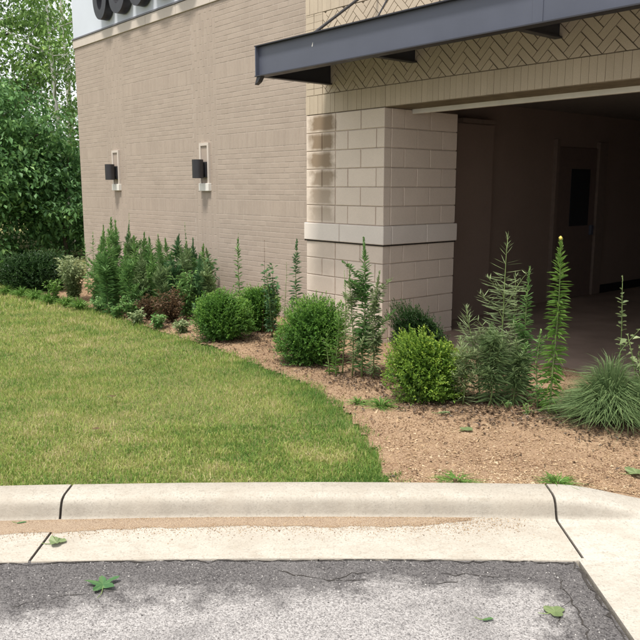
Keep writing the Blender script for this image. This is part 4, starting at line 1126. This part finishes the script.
fallen(467, 433, .055, 'pale green leaf lying on the middle of the mulch', 'lf_fallen_pale', None, .9, 3)
fallen(444, 417, .065, 'pale curled leaf on the mulch below the yellow green shrub', 'lf_fallen_pale', None, .1, 2, cup=.5)
fallen(113, 401, .030, 'small reddish leaf on the lawn, the upper one', 'lf_brown', .135, .7, 3)
fallen(97, 434, .028, 'small reddish leaf on the lawn, the lower one', 'lf_brown', .135, 1.7, 3)

# ------------------------------------------------------------------ trees beyond the corner
def tree(x, y, h, r, label, mat, bark, n_clump, per, leaf, low=.0, seed=1, trunk_r=.14, name='leafy_tree', group='trees beyond the building', limbs=9, open_=.0, cr=.55, lean=(0, 0)):
    t = thing(name, label, 'tree', (x, y, .07), 0, group)
    r0 = np.random.default_rng(seed); tr = MB()
    f = np.linspace(0, 1, 9)
    ax = lambda q: np.array([lean[0] * q ** 1.4 + .12 * math.sin(q * 4 + seed), lean[1] * q + .10 * math.cos(q * 5 + seed), h * .9 * q])
    tr.tube([tuple(ax(q)) for q in f], list(trunk_r * (1.12 - .98 * f)), 9)
    trunk = tr.build('trunk', M[bark], t, smooth=True)
    cents = []
    lb = MB()
    for k_ in range(limbs):
        q = .18 + .74 * (k_ + .5) / limbs; az = k_ * 2.4 + seed; p = ax(q)
        ln = r * (.95 - .5 * abs(q - .45)) ; e = p + np.array([math.cos(az) * ln, math.sin(az) * ln, ln * .55])
        m_ = (p + e) / 2 + np.array([0, 0, -.06 * ln]) + r0.normal(0, .06, 3)
        rr = trunk_r * (.55 - .35 * q)
        lb.tube([tuple(p), tuple(m_), tuple(e)], [rr, rr * .6, rr * .2], 6)
        for s_ in range(4):
            b0 = p + (e - p) * r0.uniform(.35, .95); d = r0.normal(size=3); d[2] = abs(d[2]) * .6; d = d / np.linalg.norm(d)
            e2 = b0 + d * ln * .45; lb.tube([tuple(b0), tuple((b0 + e2) / 2 + r0.normal(0, .04, 3)), tuple(e2)], [rr * .4, rr * .25, rr * .08], 5); cents.append(e2)
        cents.append(e)
    lb.build('limbs', M[bark], t, smooth=True)
    # clumps through the crown's volume
    cz0 = h * low; hz = (h - cz0) / 2
    while len(cents) < n_clump:
        v = r0.normal(size=3); v /= np.linalg.norm(v); v *= r0.uniform(.35, 1) ** .5
        lum = 1 + .25 * math.sin(v[0] * 5 + seed) * math.cos(v[2] * 6 + seed)
        cents.append(np.array([lean[0] * .6 + v[0] * r * lum, lean[1] * .6 + v[1] * r * lum, cz0 + hz + v[2] * hz]))
    parts = []
    for c in cents:
        m = int(per * r0.uniform(.5, 1.5)); s_ = cr * r0.uniform(.55, 1.25)
        o = r0.normal(size=(m, 3)) * np.array([s_, s_, s_ * .55]) * .55
        D = o * np.array([1, 1, .3]) + r0.normal(0, .35, (m, 3)) + np.array([0, 0, -.18])
        parts.append(leaves(c + o, D, leaf * r0.uniform(.6, 1.25, m), leaf * .62 * r0.uniform(.8, 1.1, m), r0.normal(.34 + r0.normal(0, .10), .2, m), r0.uniform(.2, .8, m), .15))
    V, T, A = join(parts); V[:, 2] = np.maximum(V[:, 2], .05)
    link('crown', tri_mesh('crown', V, T, M[mat], A), t)
    return t
tree(-7.9, 18.0, 4.3, 1.7, 'dense green tree leafy to the ground, left of the building', 'lf_tree', 'bark', 250, 75, .14, .0, 3, .11)
tree(-6.75, 20.5, 9.2, 1.7, 'airy pale barked tree rising beside the building corner', 'lf_tree_light', 'pale_bark', 170, 50, .115, .20, 8, .075, limbs=11, cr=.50, lean=(-.2, 0))
tree(-9.2, 21.5, 8.6, 1.9, 'tall airy green tree behind the dense low one', 'lf_tree_light', 'bark', 230, 55, .14, .20, 5, .14, cr=.55)
tree(-9.2, 28.5, 10.5, 2.2, 'far light green tree seen through the gaps of the others', 'lf_tree_light', 'pale_bark', 120, 45, .15, .15, 12, .15, limbs=12, cr=.6)
tree(-6.3, 24.0, 3.0, 1.7, 'dark bushy tree low behind the building corner', 'lf_tree', 'bark', 190, 80, .14, .0, 14, .09)
tree(-13.0, 20.5, 8.0, 2.6, 'broad green tree outside the left edge of the lawn', 'lf_tree', 'bark', 200, 70, .16, .02, 17, .16)
tree(-11.5, 25.5, 4.0, 2.4, 'low dark bushy tree behind the tall airy one', 'lf_tree', 'bark', 200, 70, .16, .0, 21, .1)
tree(-7.0, 22.3, 2.3, 1.5, 'dark thicket between the pale trunk and the building', 'lf_tree', 'bark', 150, 75, .13, .0, 33, .06, name='thicket', group=None, limbs=6)
tree(-6.15, 18.7, 2.7, 1.0, 'bushy green tree hiding the foot of the pale trunk', 'lf_tree', 'bark', 130, 70, .12, .0, 41, .05, name='thicket', group=None, limbs=6, cr=.4)
